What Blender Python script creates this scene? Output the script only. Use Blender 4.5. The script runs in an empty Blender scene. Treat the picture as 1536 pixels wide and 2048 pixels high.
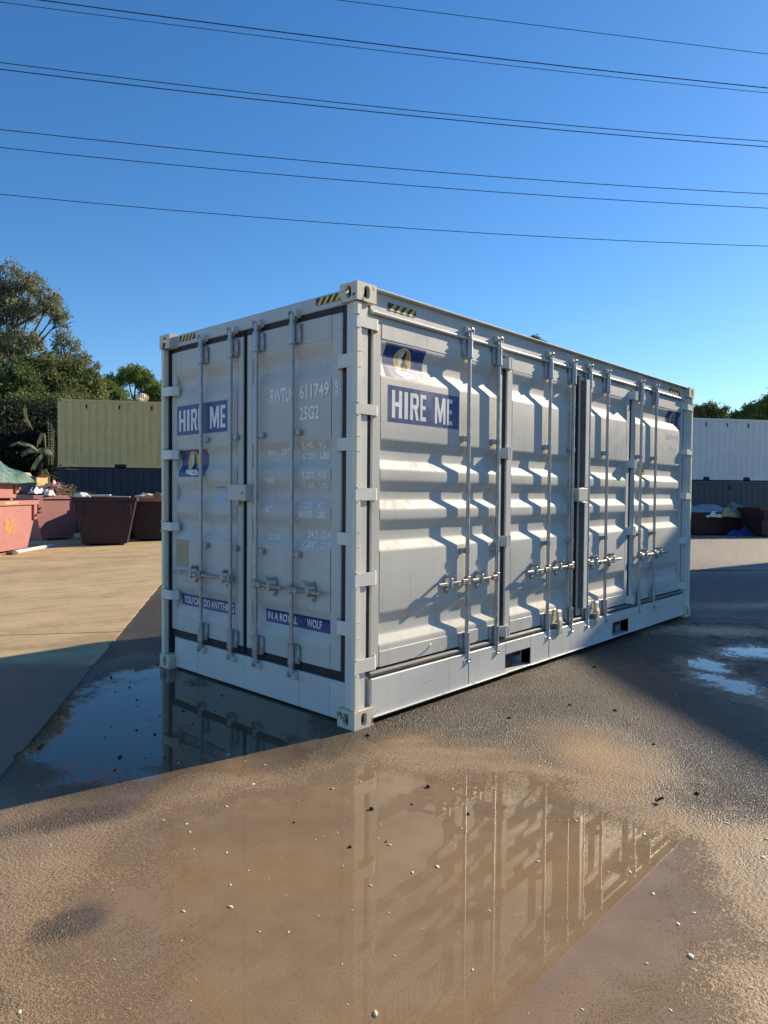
import bpy, bmesh, math, random
import numpy as np
from mathutils import Vector, Matrix
random.seed(7); RNG = np.random.default_rng(11)
sc = bpy.context.scene
COL = sc.collection

# ------------------------------------------------------------------ camera, sky, sun, exposure
SUN_EL, SUN_AZ = math.radians(25.0), math.radians(-12.2)
SUNV = Vector((math.cos(SUN_EL)*math.cos(SUN_AZ), math.cos(SUN_EL)*math.sin(SUN_AZ), math.sin(SUN_EL)))
cam = bpy.data.cameras.new('camera'); camo = bpy.data.objects.new('camera', cam); COL.objects.link(camo)
r, u, f = Vector((.67962,-.73353,.00783)), Vector((.01483,.02441,.99959)), Vector((.73342,.67922,-.02747))
camo.matrix_world = Matrix(((r.x,u.x,-f.x,-3.1688),(r.y,u.y,-f.y,-3.18123),(r.z,u.z,-f.z,1.54533),(0,0,0,1)))
cam.sensor_fit = 'VERTICAL'; cam.sensor_height = 36.0; cam.lens = 1399.64/2048*36.0
cam.clip_start = .05; cam.clip_end = 3000
sc.camera = camo
world = bpy.data.worlds.new('World'); sc.world = world; world.use_nodes = True
wn, wl = world.node_tree.nodes, world.node_tree.links
bg = wn['Background']
sky = wn.new('ShaderNodeTexSky'); sky.sky_type = 'NISHITA'; sky.sun_disc = False
sky.sun_elevation = SUN_EL; sky.sun_rotation = math.radians(90) - SUN_AZ
sky.altitude = 0; sky.air_density = 1.0; sky.dust_density = 0.15; sky.ozone_density = 5.0
hs = wn.new('ShaderNodeHueSaturation'); hs.inputs['Hue'].default_value = .501; hs.inputs['Saturation'].default_value = 1.17
wl.new(sky.outputs[0], hs.inputs['Color']); wl.new(hs.outputs[0], bg.inputs[0])
bg.inputs[1].default_value = 0.106
sun = bpy.data.lights.new('sun', 'SUN'); sun.energy = 5.0; sun.angle = math.radians(.53); sun.color = (1.0,.83,.60)
suno = bpy.data.objects.new('sun', sun); COL.objects.link(suno)
suno.rotation_euler = SUNV.to_track_quat('Z','Y').to_euler(); suno.location = SUNV*60
vs = sc.view_settings; vs.view_transform = 'Standard'; vs.look = 'None'; vs.exposure = 0.66; vs.gamma = 1; vs.use_curve_mapping = False

# ------------------------------------------------------------------ materials
class NB:
    def __init__(s, name):
        s.m = bpy.data.materials.new(name); s.m.use_nodes = True
        s.t = s.m.node_tree; s.p = s.t.nodes['Principled BSDF']
        s.co = s.t.nodes.new('ShaderNodeTexCoord').outputs['Object']
    def n(s, typ, **kw):
        x = s.t.nodes.new('ShaderNode'+typ)
        for k, v in kw.items(): setattr(x, k, v)
        return x
    def link(s, a, b): s.t.links.new(a, b)
    def setin(s, node, i, v):
        if isinstance(v, (int,float)): node.inputs[i].default_value = v
        elif isinstance(v, (tuple,list)): node.inputs[i].default_value = v
        else: s.link(v, node.inputs[i])
    def map(s, scale=(1,1,1), loc=(0,0,0), rot=(0,0,0), typ='POINT', src=None):
        m = s.n('Mapping', vector_type=typ); s.link(src or s.co, m.inputs[0])
        m.inputs['Scale'].default_value = scale; m.inputs['Location'].default_value = loc; m.inputs['Rotation'].default_value = rot
        return m.outputs[0]
    def noise(s, scale, detail=4, rough=.55, co=None, dist=0):
        x = s.n('TexNoise'); s.link(co or s.co, x.inputs['Vector'])
        x.inputs['Scale'].default_value = scale; x.inputs['Detail'].default_value = detail
        x.inputs['Roughness'].default_value = rough; x.inputs['Distortion'].default_value = dist
        return x.outputs['Fac']
    def vor(s, scale, out='Distance', co=None):
        x = s.n('TexVoronoi'); s.link(co or s.co, x.inputs['Vector']); x.inputs['Scale'].default_value = scale
        return x.outputs[out]
    def ramp(s, fac, a, b, lo=0., hi=1.):
        x = s.n('MapRange', interpolation_type='SMOOTHSTEP'); s.setin(x,0,fac)
        for i, v in zip((1,2,3,4), (a,b,lo,hi)): s.setin(x,i,v)
        return x.outputs[0]
    def math(s, op, a, b=0., c=0.):
        x = s.n('Math', operation=op); s.setin(x,0,a); s.setin(x,1,b); s.setin(x,2,c); return x.outputs[0]
    def mix(s, fac, a, b, mode='MIX'):
        x = s.n('Mix', data_type='RGBA', blend_type=mode); s.setin(x,0,fac)
        for i, v in ((6,a),(7,b)):
            if isinstance(v, tuple): v = (*v,1) if len(v)==3 else v
            s.setin(x,i,v)
        return x.outputs[2]
    def sep(s, co=None):
        x = s.n('SeparateXYZ'); s.link(co or s.co, x.inputs[0]); return x.outputs
    def bump(s, h, strength=.3, dist=.01):
        x = s.n('Bump'); s.setin(x,'Strength',strength); s.setin(x,'Distance',dist); s.setin(x,'Height',h)
        s.link(x.outputs[0], s.p.inputs['Normal']); return x
    def fin(s, col, rough=.5, metal=0., spec=.5):
        s.setin(s.p,'Base Color', (*col,1) if isinstance(col,tuple) else col)
        s.setin(s.p,'Roughness',rough); s.setin(s.p,'Metallic',metal); s.setin(s.p,'Specular IOR Level',spec)
        return s.m

def paint(name, col, dirt=.35, rust=.0, rough=.42, bump=.0, dirtcol=(.16,.13,.10), streak=.5, wear=None, rustz=None):
    b = NB(name)
    big = b.noise(1.7, 5); fine = b.noise(14, 6, .65)
    st = b.noise(1, 6, .6, co=b.map(scale=(26,26,.9)))
    c = b.mix(b.ramp(big,.35,.75), col, tuple(v*.90 for v in col))
    c = b.mix(b.math('MULTIPLY', b.ramp(st,.52,.80), dirt*streak), c, dirtcol)
    c = b.mix(b.math('MULTIPLY', b.ramp(fine,.55,.85), dirt), c, tuple(.5*a+.5*d for a,d in zip(col,dirtcol)))
    sp = b.noise(70, 3, .6)
    c = b.mix(b.math('MULTIPLY', b.ramp(sp,.66,.74), dirt*.6), c, dirtcol)
    scr = b.noise(1, 3, .5, co=b.map(scale=(2.2,2.2,75)), dist=.4)
    c = b.mix(b.math('MULTIPLY', b.math('MULTIPLY', b.ramp(scr,.66,.72), b.ramp(b.noise(1.1,3),.5,.62)), dirt*1.6), c, tuple(.45*v for v in col))
    rg = b.ramp(fine,.3,.8, rough-.06, rough+.18)
    if rust > 0:
        rn = b.noise(9, 8, .7); m = b.ramp(rn, .80-.42*rust, .86-.42*rust)
        if rustz is not None:
            z = b.sep()[2]; m = b.math('MULTIPLY', m, b.ramp(z, rustz[0], rustz[1]))
        rc = b.mix(b.ramp(b.noise(40,5),.35,.65), (.16,.055,.02), (.05,.025,.015))
        c = b.mix(m, c, rc); rg = b.math('ADD', rg, b.math('MULTIPLY', m, .35))
    if bump: b.bump(b.noise(30,5), bump, .004)
    return b.fin(c, rg)

def plain(name, col, rough=.5, metal=0., var=.25, scale=20, bump=0.):
    b = NB(name); n = b.noise(scale, 5, .6)
    c = b.mix(b.ramp(n,.3,.7), tuple(v*(1-var) for v in col), tuple(min(1,v*(1+var)) for v in col))
    if bump: b.bump(b.noise(scale*2,4), bump, .01)
    return b.fin(c, b.ramp(n,.3,.7, max(.02,rough-.08), rough+.08), metal)

M = {}
M['paint'] = paint('container_grey_paint', (.575,.57,.52), .30, .06, rough=.52, streak=.8)
M['cream'] = paint('weathered_cream_paint', (.66,.61,.48), .45, .56, rough=.5, bump=.15)
M['post'] = paint('grey_post_paint', (.66,.665,.62), .25, .06)
M['nose'] = paint('bright_cream_paint', (.80,.755,.60), .30, .14, rough=.5, bump=.1)
M['strap'] = paint('pale_hinge_paint', (.72,.72,.655), .25, .06)
M['rail'] = paint('rail_paint', (.55,.56,.53), .35, .10)
M['sill'] = paint('sill_paint', (.64,.645,.605), .6, .42, rustz=(.13,.035))
M['handle'] = plain('aged_zinc', (.34,.34,.33), .5, .35, .35, 40)
M['rubber'] = plain('black_rubber', (.016,.016,.018), .6)
M['seal'] = plain('grey_rubber_seal', (.16,.155,.145), .62)
M['galv'] = plain('galvanised_steel', (.42,.425,.43), .42, .55, .16, 14)
M['galvd'] = plain('dull_forged_steel', (.40,.405,.41), .42, .6, .18, 16)
M['hole'] = plain('black_void', (.012,.012,.013), .8)
M['blue'] = plain('navy_decal', (.035,.065,.21), .38, 0, .18, 9)
M['white'] = plain('white_lettering', (.80,.81,.80), .45, 0, .08, 9)
M['stencil'] = plain('white_stencil', (.92,.92,.91), .5, 0, .05, 40)
M['yellow'] = plain('yellow_decal', (.62,.40,.05), .42, 0, .1, 9)
M['black'] = plain('black_decal', (.013,.013,.016), .45)
M['hazyel'] = plain('hazard_yellow', (.78,.52,.10), .5, 0, .2, 30)
M['plate'] = plain('tan_data_plate', (.42,.34,.22), .55, 0, .12, 12)
M['pale'] = plain('pale_label', (.42,.56,.66), .5, 0, .1, 12)
M['ghost'] = plain('faded_print', (.60,.615,.59), .5, 0, .05, 12)
M['faint'] = plain('worn_white_print', (.74,.74,.72), .55, 0, .12, 30)
M['under'] = plain('dark_underframe', (.03,.028,.026), .8)
M['beige'] = paint('weathered_beige_paint', (.86,.62,.25), .7, .10, rough=.55, streak=1.0)
M['navy'] = paint('dark_blue_container_paint', (.018,.03,.055), .3, .05, rough=.5)
M['offwhite'] = paint('pale_grey_container_paint', (.70,.72,.71), .4, .04)
M['slate'] = paint('slate_blue_container_paint', (.055,.07,.09), .4, .06)
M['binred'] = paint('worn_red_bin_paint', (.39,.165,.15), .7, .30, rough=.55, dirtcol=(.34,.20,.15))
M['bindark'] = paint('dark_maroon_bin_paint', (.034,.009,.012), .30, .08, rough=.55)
M['rimtop'] = paint('orange_red_rim_paint', (.46,.16,.07), .6, .22, rough=.6, dirtcol=(.36,.22,.14))
M['bark'] = plain('bark', (.12,.09,.07), .85, 0, .45, 6, .4)
M['wire'] = plain('cable_black', (.02,.02,.024), .6)
M['pebble'] = plain('pale_pebble', (.74,.60,.42), .7, 0, .2, 60)
M['debris'] = plain('dark_debris', (.03,.022,.016), .7)
M['cardboard'] = plain('cardboard', (.50,.34,.17), .8, 0, .15, 8)
M['greycard'] = plain('grey_board_and_shaded_card', (.16,.15,.13), .8)
M['timber'] = plain('pale_timber', (.62,.54,.42), .7, 0, .2, 12)
M['wplastic'] = plain('white_plastic', (.72,.71,.68), .45, 0, .1, 12)
M['pinkbag'] = plain('pink_plastic', (.62,.20,.22), .45)
M['cabl'] = plain('scrap_wire', (.16,.16,.17), .5, .3, .5, 20)
M['scrapb'] = plain('brown_scrap', (.20,.14,.08), .8, 0, .4, 10)
M['gtarp'] = plain('green_tarpaulin', (.065,.155,.125), .6, 0, .45, 7, .5)
M['btarp'] = plain('blue_grey_tarpaulin', (.20,.27,.33), .5, 0, .15, 4)
M['gtarp2'] = plain('sage_tarpaulin', (.12,.18,.165), .55, 0, .2, 4)
M['bluetarp'] = plain('blue_tarpaulin', (.03,.05,.22), .5)
M['galvroof'] = plain('turbine_metal', (.62,.58,.50), .45, .3, .15, 10)

def leafmat(name, a, b_, tr=.35):
    b = NB(name); n = b.noise(.9, 4); n2 = b.noise(7, 3)
    geo = b.n('NewGeometry')
    c = b.mix(b.ramp(n,.35,.65), a, b_)
    c = b.mix(b.math('MULTIPLY', geo.outputs['Random Per Island'], .45), c, tuple(min(1,v*1.7) for v in b_))
    c = b.mix(b.math('MULTIPLY', b.ramp(n2,.5,.8), .4), c, tuple(v*.5 for v in a))
    b.fin(c, .6, 0, .2)
    tl = b.n('BsdfTranslucent'); b.link(c, tl.inputs[0])
    mx = b.n('MixShader'); mx.inputs[0].default_value = tr
    b.link(b.p.outputs[0], mx.inputs[1]); b.link(tl.outputs[0], mx.inputs[2])
    b.link(mx.outputs[0], b.t.nodes['Material Output'].inputs[0])
    return b.m
M['euc'] = leafmat('eucalypt_leaves', (.135,.16,.082), (.22,.225,.125))
M['dark'] = leafmat('dark_leaves', (.062,.105,.034), (.115,.165,.058))
M['olive'] = leafmat('olive_leaves', (.085,.125,.040), (.165,.19,.068))
M['green'] = leafmat('bright_leaves', (.082,.145,.032), (.17,.235,.062))
M['shade_dark'] = leafmat('shade_leaves', (.014,.024,.016), (.028,.040,.022))
M['frond'] = leafmat('palm_leaf', (.20,.23,.15), (.30,.32,.22), .25)
M['dryfrond'] = leafmat('dry_palm_leaf', (.22,.20,.10), (.30,.27,.15), .25)

def ground_material():
    b = NB('wet_asphalt')
    def blob(cx, cy, ang, a, c):
        m = b.map(scale=(a,c,1), loc=(cx,cy,0), rot=(0,0,math.radians(ang)), typ='TEXTURE')
        L = b.n('VectorMath', operation='LENGTH'); b.link(m, L.inputs[0])
        return b.math('SUBTRACT', 1.0, L.outputs['Value'])
    def mx(lst):
        o = lst[0]
        for k in lst[1:]: o = b.math('MAXIMUM', o, k)
        return o
    n1 = b.noise(1.6, 8, .66); n2 = b.noise(7, 5, .6); gr = b.noise(150, 3, .65); vd = b.vor(125); vc = b.vor(125,'Color')
    med = b.noise(55, 4, .65)
    # shallow hollows where rain has pooled
    P1 = mx([blob(-1.06,-1.36,42.8,1.33,1.40), blob(-.82,1.32,54,1.55,.66), blob(-.35,.75,60,1.2,.60)])
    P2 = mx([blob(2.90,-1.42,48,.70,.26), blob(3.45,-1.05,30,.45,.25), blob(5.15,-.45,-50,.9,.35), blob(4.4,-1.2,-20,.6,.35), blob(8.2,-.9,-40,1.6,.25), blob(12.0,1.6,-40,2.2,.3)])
    lev = b.math('ADD', P1, b.math('MULTIPLY', b.math('SUBTRACT', n1, .5), .95))
    lev = b.math('ADD', lev, b.math('MULTIPLY', b.math('SUBTRACT', n2, .5), .22))
    patch = b.math('MULTIPLY', b.math('SUBTRACT', b.noise(2.4,7,.66,co=b.map(loc=(2,7,0))), .50), 1.2)
    lev = b.math('ADD', lev, b.math('MULTIPLY', patch, b.ramp(mx([blob(-.75,1.45,54,1.9,1.0), blob(.2,.9,54,1.6,.9)]), .0, .30)))
    lev2 = b.math('ADD', P2, b.math('ADD', b.math('MULTIPLY', b.math('SUBTRACT', n1, .5), 1.5), b.math('MULTIPLY', b.math('SUBTRACT', n2, .5), 1.6)))
    lev2 = b.math('ADD', b.math('SUBTRACT', lev2, .24), b.math('MULTIPLY', b.math('SUBTRACT', b.noise(22,4,.7), .5), 1.5))
    lev = b.math('MAXIMUM', lev, lev2)
    grain = b.math('ADD', b.math('MULTIPLY', gr, .5), b.math('MULTIPLY', vd, .5))
    levg = b.math('SUBTRACT', lev, b.math('MULTIPLY', b.math('SUBTRACT', b.math('ADD', b.math('MULTIPLY', gr, .6), b.math('MULTIPLY', med, .4)), .46), 1.5))
    water = b.ramp(levg, .03, .12)
    silt = b.ramp(lev, -.42, .12)
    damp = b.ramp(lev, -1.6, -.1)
    sx = b.sep()
    # silt spread: broad foreground and patches
    siltn = b.math('MULTIPLY', b.ramp(b.noise(.55,5,.6,co=b.map(loc=(3.1,1.7,0))),.40,.62), .75)
    silt2 = mx([blob(.70,-1.32,45,.75,.50), blob(-1.9,-.2,60,1.6,.9), blob(-1.5,-2.4,-45,2.0,1.0)])
    silt = b.math('MAXIMUM', silt, b.ramp(b.math('ADD', silt2, b.math('MULTIPLY', b.math('SUBTRACT',n1,.5),.9)), -.15,.95))
    hole = mx([blob(-2.12,-.70,10,.19,.13), blob(-1.75,.10,-20,.42,.16)])
    hole = b.ramp(b.math('ADD', hole, b.math('MULTIPLY', b.math('SUBTRACT',n2,.5),.9)), 0,.6)
    silt = b.math('MULTIPLY', silt, b.math('SUBTRACT', 1.0, b.math('MULTIPLY', hole, .7)))
    vs_ = b.sep(vc)
    st = b.mix(vs_[0], (.055,.048,.040), (.27,.23,.18))
    st = b.mix(b.ramp(vd,.25,.6), st, (.035,.031,.027))
    st = b.mix(b.math('MULTIPLY', siltn, .55), st, (.20,.155,.105))
    st = b.mix(b.math('MULTIPLY', b.ramp(b.noise(42,3,.7),.40,.62), .75), st, (.36,.34,.32), 'MULTIPLY')
    st = b.mix(b.math('MULTIPLY', b.ramp(b.noise(60,2,.6,co=b.map(loc=(3,4,5))),.58,.72), .6), st, (.30,.27,.22))
    far = b.ramp(sx[0], 9, 16)
    st = b.mix(b.math('MULTIPLY', far, .75), st, (.38,.345,.28))
    st = b.mix(b.math('MULTIPLY', b.math('MULTIPLY', far, b.ramp(n2,.5,.7)), .6), st, (.10,.085,.07))
    mud = b.mix(b.ramp(n2,.3,.7), (.36,.245,.14), (.44,.315,.19))
    mud = b.mix(b.math('MULTIPLY', b.ramp(gr,.42,.68), .55), mud, (.17,.115,.07))
    mud = b.mix(b.math('MULTIPLY', b.ramp(b.noise(320,2,.6),.55,.72), .5), mud, (.56,.42,.27))
    mud = b.mix(b.math('MULTIPLY', b.ramp(b.noise(.9,3,co=b.map(loc=(1,5,0))),.4,.65), .5), mud, (.39,.25,.12))
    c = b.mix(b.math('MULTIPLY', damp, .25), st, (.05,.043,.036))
    shade_dark = b.ramp(mx([blob(-.75,1.45,54,1.9,1.0), blob(.2,.9,54,1.6,.9)]), .0, .30)
    mud = b.mix(b.math('MULTIPLY', shade_dark, .85), mud, (.085,.066,.048))  # mud darkened where the container's shadow lies, shade put into its colour
    wet_shade_right = b.ramp(b.math('ADD', blob(5.6,-1.6,-42,4.6,1.9), b.math('MULTIPLY', b.math('SUBTRACT', n1, .5), .7)), -.05, .35)
    c = b.mix(b.math('MULTIPLY', wet_shade_right, .8), c, (.60,.58,.56), 'MULTIPLY')  # right-hand shade painted darker over the wet asphalt
    c = b.mix(b.math('MULTIPLY', b.math('MULTIPLY', wet_shade_right, b.ramp(b.noise(34,4,.75),.54,.66)), .7), c, (.24,.215,.18))  # pale flecks paint glitter into the colour of the shaded gravel
    c = b.mix(silt, c, b.mix(water, mud, b.mix(.40, mud, (.11,.075,.04))))
    rg = b.ramp(damp, 0, 1, .50, .30)
    rg = b.math('SUBTRACT', rg, b.math('MULTIPLY', wet_shade_right, b.ramp(b.noise(3.3,5,.65),.42,.62,.02,.22)))
    rg = b.math('ADD', rg, b.math('MULTIPLY', silt, .22))
    rg = b.math('MULTIPLY', rg, b.math('SUBTRACT', 1.0, water))
    rg = b.math('ADD', rg, b.math('MULTIPLY', water, .012))
    h = b.math('ADD', b.math('ADD', b.math('MULTIPLY', vd, -.9), b.math('MULTIPLY', med, .5)), b.math('MULTIPLY', b.noise(19,4,.7), b.ramp(sx[0], .8, 4.5, .3, 3.2)))
    hs_ = b.math('ADD', b.math('MULTIPLY', b.noise(75,4,.65), .75), b.math('MULTIPLY', med, .5))
    mh = b.n('Mix', data_type='FLOAT'); b.setin(mh,0,silt); b.setin(mh,2,h); b.setin(mh,3,hs_)
    h = mh.outputs[0]
    h = b.math('ADD', b.math('MULTIPLY', h, b.math('SUBTRACT', 1.0, water)), b.math('MULTIPLY', b.math('MULTIPLY', b.noise(3.2,2), water), .015))
    b.bump(h, 1.0, .011)
    b.p.inputs['IOR'].default_value = 1.38
    return b.fin(c, rg, 0, .5)
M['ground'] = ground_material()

def concrete():
    b = NB('dusty_concrete')
    ang = math.radians(15)
    n1 = b.noise(.7, 6, .62); n2 = b.noise(9, 6, .65); fine = b.noise(110, 3, .6)
    tr = b.noise(1.0, 5, .62, co=b.map(scale=(.30,2.6,1), rot=(0,0,math.radians(38))), dist=.9)
    tr2 = b.noise(1.0, 4, .6, co=b.map(scale=(.25,9,1), rot=(0,0,math.radians(30))), dist=.5)
    c = b.mix(b.ramp(n1,.3,.7), (.47,.355,.185), (.58,.445,.25))
    c = b.mix(b.math('MULTIPLY', b.ramp(b.math('ADD', b.math('MULTIPLY', tr, .6), b.math('MULTIPLY', b.noise(1.9,6,.68), .4)),.47,.62), .62), c, (.29,.20,.115))
    c = b.mix(b.math('MULTIPLY', b.ramp(tr2,.55,.72), .28), c, (.25,.175,.105))
    c = b.mix(b.math('MULTIPLY', b.ramp(n2,.5,.8), .45), c, (.24,.185,.125))
    c = b.mix(b.math('MULTIPLY', b.ramp(fine,.5,.75), .5), c, (.16,.125,.09))
    c = b.mix(b.math('MULTIPLY', b.ramp(b.noise(26,5,.7),.58,.75), .5), c, (.20,.15,.10))
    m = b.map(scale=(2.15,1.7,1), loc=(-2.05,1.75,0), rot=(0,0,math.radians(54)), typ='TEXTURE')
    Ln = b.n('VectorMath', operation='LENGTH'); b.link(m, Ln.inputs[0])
    wet = b.ramp(b.math('ADD', b.math('SUBTRACT', 1.0, Ln.outputs['Value']), b.math('MULTIPLY', b.math('SUBTRACT', n1, .5), .5)), -.02, .14)  # patch lying inside the container's shadow
    c = b.mix(b.math('MULTIPLY', wet, .85), c, (.070,.056,.044))  # slab colour painted darker here to deepen the container's shadow
    b.bump(b.math('ADD', b.math('MULTIPLY', fine,.5), n2), .6, .008)
    return b.fin(c, b.ramp(wet,0,1,.78,.42), 0, .3)
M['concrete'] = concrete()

# ------------------------------------------------------------------ mesh builder
class MB:
    def __init__(s, F=None): s.v, s.f, s.F = [], [], F
    def add(s, vs, fs):
        o = len(s.v); s.v += [tuple(p) for p in vs]; s.f += [tuple(i+o for i in q) for q in fs]; return s
    def box(s, x0,x1,y0,y1,z0,z1, c=0.):
        if x0>x1: x0,x1=x1,x0
        if y0>y1: y0,y1=y1,y0
        if z0>z1: z0,z1=z1,z0
        if c <= 0:
            return s.add([(x0,y0,z0),(x1,y0,z0),(x1,y1,z0),(x0,y1,z0),(x0,y0,z1),(x1,y0,z1),(x1,y1,z1),(x0,y1,z1)],
                [(0,3,2,1),(4,5,6,7),(0,1,5,4),(1,2,6,5),(2,3,7,6),(3,0,4,7)])
        c = min(c, (x1-x0)*.45, (y1-y0)*.45, (z1-z0)*.45)
        X,Y,Z = (x0,x1),(y0,y1),(z0,z1); vs=[]; idx={}
        for i in (0,1):
            for j in (0,1):
                for k in (0,1):
                    dx,dy,dz = (c,-c)[i],(c,-c)[j],(c,-c)[k]
                    for a,p in enumerate(((X[i],Y[j]+dy,Z[k]+dz),(X[i]+dx,Y[j],Z[k]+dz),(X[i]+dx,Y[j]+dy,Z[k]))):
                        idx[i,j,k,a]=len(vs); vs.append(p)
        fs=[]
        for i in (0,1):
            q=[(0,0),(1,0),(1,1),(0,1)]
            fs.append(tuple(idx[i,j,k,0] for j,k in q)); fs.append(tuple(idx[j,i,k,1] for j,k in q)); fs.append(tuple(idx[j,k,i,2] for j,k in q))
        for i in (0,1):
            for j in (0,1):
                fs.append((idx[i,j,0,0],idx[i,j,1,0],idx[i,j,1,1],idx[i,j,0,1]))
                fs.append((idx[i,0,j,0],idx[i,1,j,0],idx[i,1,j,2],idx[i,0,j,2]))
                fs.append((idx[0,i,j,1],idx[1,i,j,1],idx[1,i,j,2],idx[0,i,j,2]))
                for k in (0,1): fs.append((idx[i,j,k,0],idx[i,j,k,1],idx[i,j,k,2]))
        return s.add(vs, fs)
    def tube(s, pts, r, n=10, cap=True):
        pts=[Vector(p) for p in pts]; rs = r if isinstance(r,(list,tuple)) else [r]*len(pts)
        up=None; rings=[]
        for i,p in enumerate(pts):
            t=(pts[min(i+1,len(pts)-1)]-pts[max(i-1,0)]).normalized()
            if up is None: up = t.cross(Vector((0,0,1)) if abs(t.z)<.9 else Vector((1,0,0))).normalized()
            up=(up-t*up.dot(t)).normalized(); w=t.cross(up)
            rings.append([p+(up*math.cos(6.28318*k/n)+w*math.sin(6.28318*k/n))*rs[i] for k in range(n)])
        vs=[q for R in rings for q in R]; fs=[]
        for i in range(len(pts)-1):
            for k in range(n): fs.append((i*n+k,i*n+(k+1)%n,(i+1)*n+(k+1)%n,(i+1)*n+k))
        if cap: fs += [tuple(range(n))[::-1], tuple((len(pts)-1)*n+k for k in range(n))]
        return s.add(vs,fs)
    def prism(s, poly, axis, a, b):
        n=len(poly)
        def P(p,t):
            return {0:(t,p[0],p[1]),1:(p[0],t,p[1]),2:(p[0],p[1],t)}[axis]
        vs=[P(p,a) for p in poly]+[P(p,b) for p in poly]
        fs=[tuple(range(n)),tuple(range(n,2*n))[::-1]]+[(k,(k+1)%n,n+(k+1)%n,n+k) for k in range(n)]
        return s.add(vs,fs)
    def grid(s, P, nu, nv):
        vs=[P(i/nu,j/nv) for j in range(nv+1) for i in range(nu+1)]
        return s.add(vs,[(j*(nu+1)+i,j*(nu+1)+i+1,(j+1)*(nu+1)+i+1,(j+1)*(nu+1)+i) for j in range(nv) for i in range(nu)])
    def build(s, name, mat, parent=None, smooth=0, recalc=True, mat4=None):
        vs=[s.F(*p) for p in s.v] if s.F else s.v
        me=bpy.data.meshes.new(name); me.from_pydata([tuple(v) for v in vs],[],s.f)
        if recalc:
            bm=bmesh.new(); bm.from_mesh(me); bmesh.ops.recalc_face_normals(bm, faces=bm.faces); bm.to_mesh(me); bm.free()
        me.materials.append(mat)
        if smooth:
            me.polygons.foreach_set('use_smooth',[True]*len(me.polygons)); me.set_sharp_from_angle(angle=math.radians(smooth))
        return link(name, me, parent)
def link(name, me, parent=None):
    o=bpy.data.objects.new(name, me); COL.objects.link(o)
    if parent: o.parent=parent
    return o
def tag(o, label=None, cat=None, group=None, kind=None):
    for k,v in (('label',label),('category',cat),('group',group),('kind',kind)):
        if v: o[k]=v
    return o
def empty(name, loc=(0,0,0), rz=0.):
    o=bpy.data.objects.new(name,None); o.empty_display_size=.2; COL.objects.link(o); o.location=loc; o.rotation_euler=(0,0,rz); return o
def kids(o): return [c for c in bpy.data.objects if c.parent is o]

_tc = {}
def text_mesh(txt, shear=0., bold=0., space=1.):
    key=(txt,shear,bold,space)
    if key in _tc: return _tc[key]
    cu=bpy.data.curves.new('txt','FONT'); cu.body=txt; cu.size=1; cu.offset=bold; cu.shear=shear; cu.space_character=space; cu.resolution_u=3
    o=bpy.data.objects.new('txt',cu); COL.objects.link(o)
    dg=bpy.context.evaluated_depsgraph_get(); me=bpy.data.meshes.new_from_object(o.evaluated_get(dg))
    bpy.data.objects.remove(o); bpy.data.curves.remove(cu)
    co=np.array([v.co[:2] for v in me.vertices]); fs=[tuple(p.vertices) for p in me.polygons]
    bpy.data.meshes.remove(me)
    co=(co-co.min(0))/(co.max(0)-co.min(0))
    _tc[key]=(co,fs); return _tc[key]

# ------------------------------------------------------------------ ground
gm=MB(); gm.add([(-900,-900,0),(900,-900,0),(900,900,0),(-900,900,0)],[(0,1,2,3)])
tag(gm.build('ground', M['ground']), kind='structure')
# tan concrete hardstand in bays, left of a straight edge
E0=Vector((-1.846,.816,0)); ED=Vector((.579,.815,0)).normalized(); EN=Vector((-ED.y,ED.x,0))
slab=empty('concrete_slab'); tag(slab, kind='structure')
for i,(t0,t1) in enumerate(((-9.5,-5.0),(-5.0,-.5),(-.5,4.0),(4.0,8.5),(8.5,13.0),(13.0,17.5),(17.5,23))):
    for j in range(4):
        m=MB(lambda x,y,z: E0+ED*x+EN*y+Vector((0,0,z)))
        zt=.006+.003*((i*3+j)%2); ra=random.Random(i*9+j)
        if j: m.box(t0+.008,t1-.008,j*5.0+.004,j*5.0+4.99,-.03,zt)
        else:
            n_=64; e=[(t0+.008+(t1-t0-.016)*k/n_, max(0,ra.gauss(.006,.003)+(ra.uniform(.01,.035) if ra.random()<.06 else 0))) for k in range(n_+1)]
            m.prism(e+[(t1-.008,4.99),(t0+.008,4.99)],2,-.03,zt)
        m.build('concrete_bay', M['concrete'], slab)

# ------------------------------------------------------------------ the grey container
ROOT=empty('shipping_container',(0,0,0))
tag(ROOT,'light grey side-opening shipping container with blue HIRE ME decals, standing on wet asphalt','shipping container')
L,W,H=6.058,2.438,2.896
SIDE=lambda s,d,z:(s,d,z)
END=lambda s,d,z:(d,s,z)

def roundprof(P, r=.011):
    out=[P[0]]
    for a,b,c in zip(P,P[1:],P[2:]):
        va=Vector((a[0]-b[0],a[1]-b[1])); vc=Vector((c[0]-b[0],c[1]-b[1]))
        pa=Vector(b)+va.normalized()*r; pc=Vector(b)+vc.normalized()*r
        mid=(pa+pc)*.25+Vector(b)*.5
        out += [tuple(pa),tuple(mid),tuple(pc)]
    return out+[P[-1]]
DI=.036
PZ=[(2.60,0),(2.562,0),(2.489,DI),(2.424,DI),(2.336,0),(1.911,0),(1.848,DI),(1.768,DI),(1.707,0),(1.630,0),(1.557,DI),(1.497,DI),(1.431,0),(1.362,0),(1.289,DI),(1.218,DI),(1.147,0),(.724,0),(.648,DI),(.567,DI),(.501,0),(.44,0)]
PR=roundprof(PZ)
_z=np.array([p[0] for p in PR][::-1]); _d=np.array([p[1] for p in PR][::-1])
def wob(s,z): return .0013*math.sin(2.3*s+1.1*z+.4)*math.sin(1.7*z+3.1*s)+.0006*math.sin(9.1*s+2*z)
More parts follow.
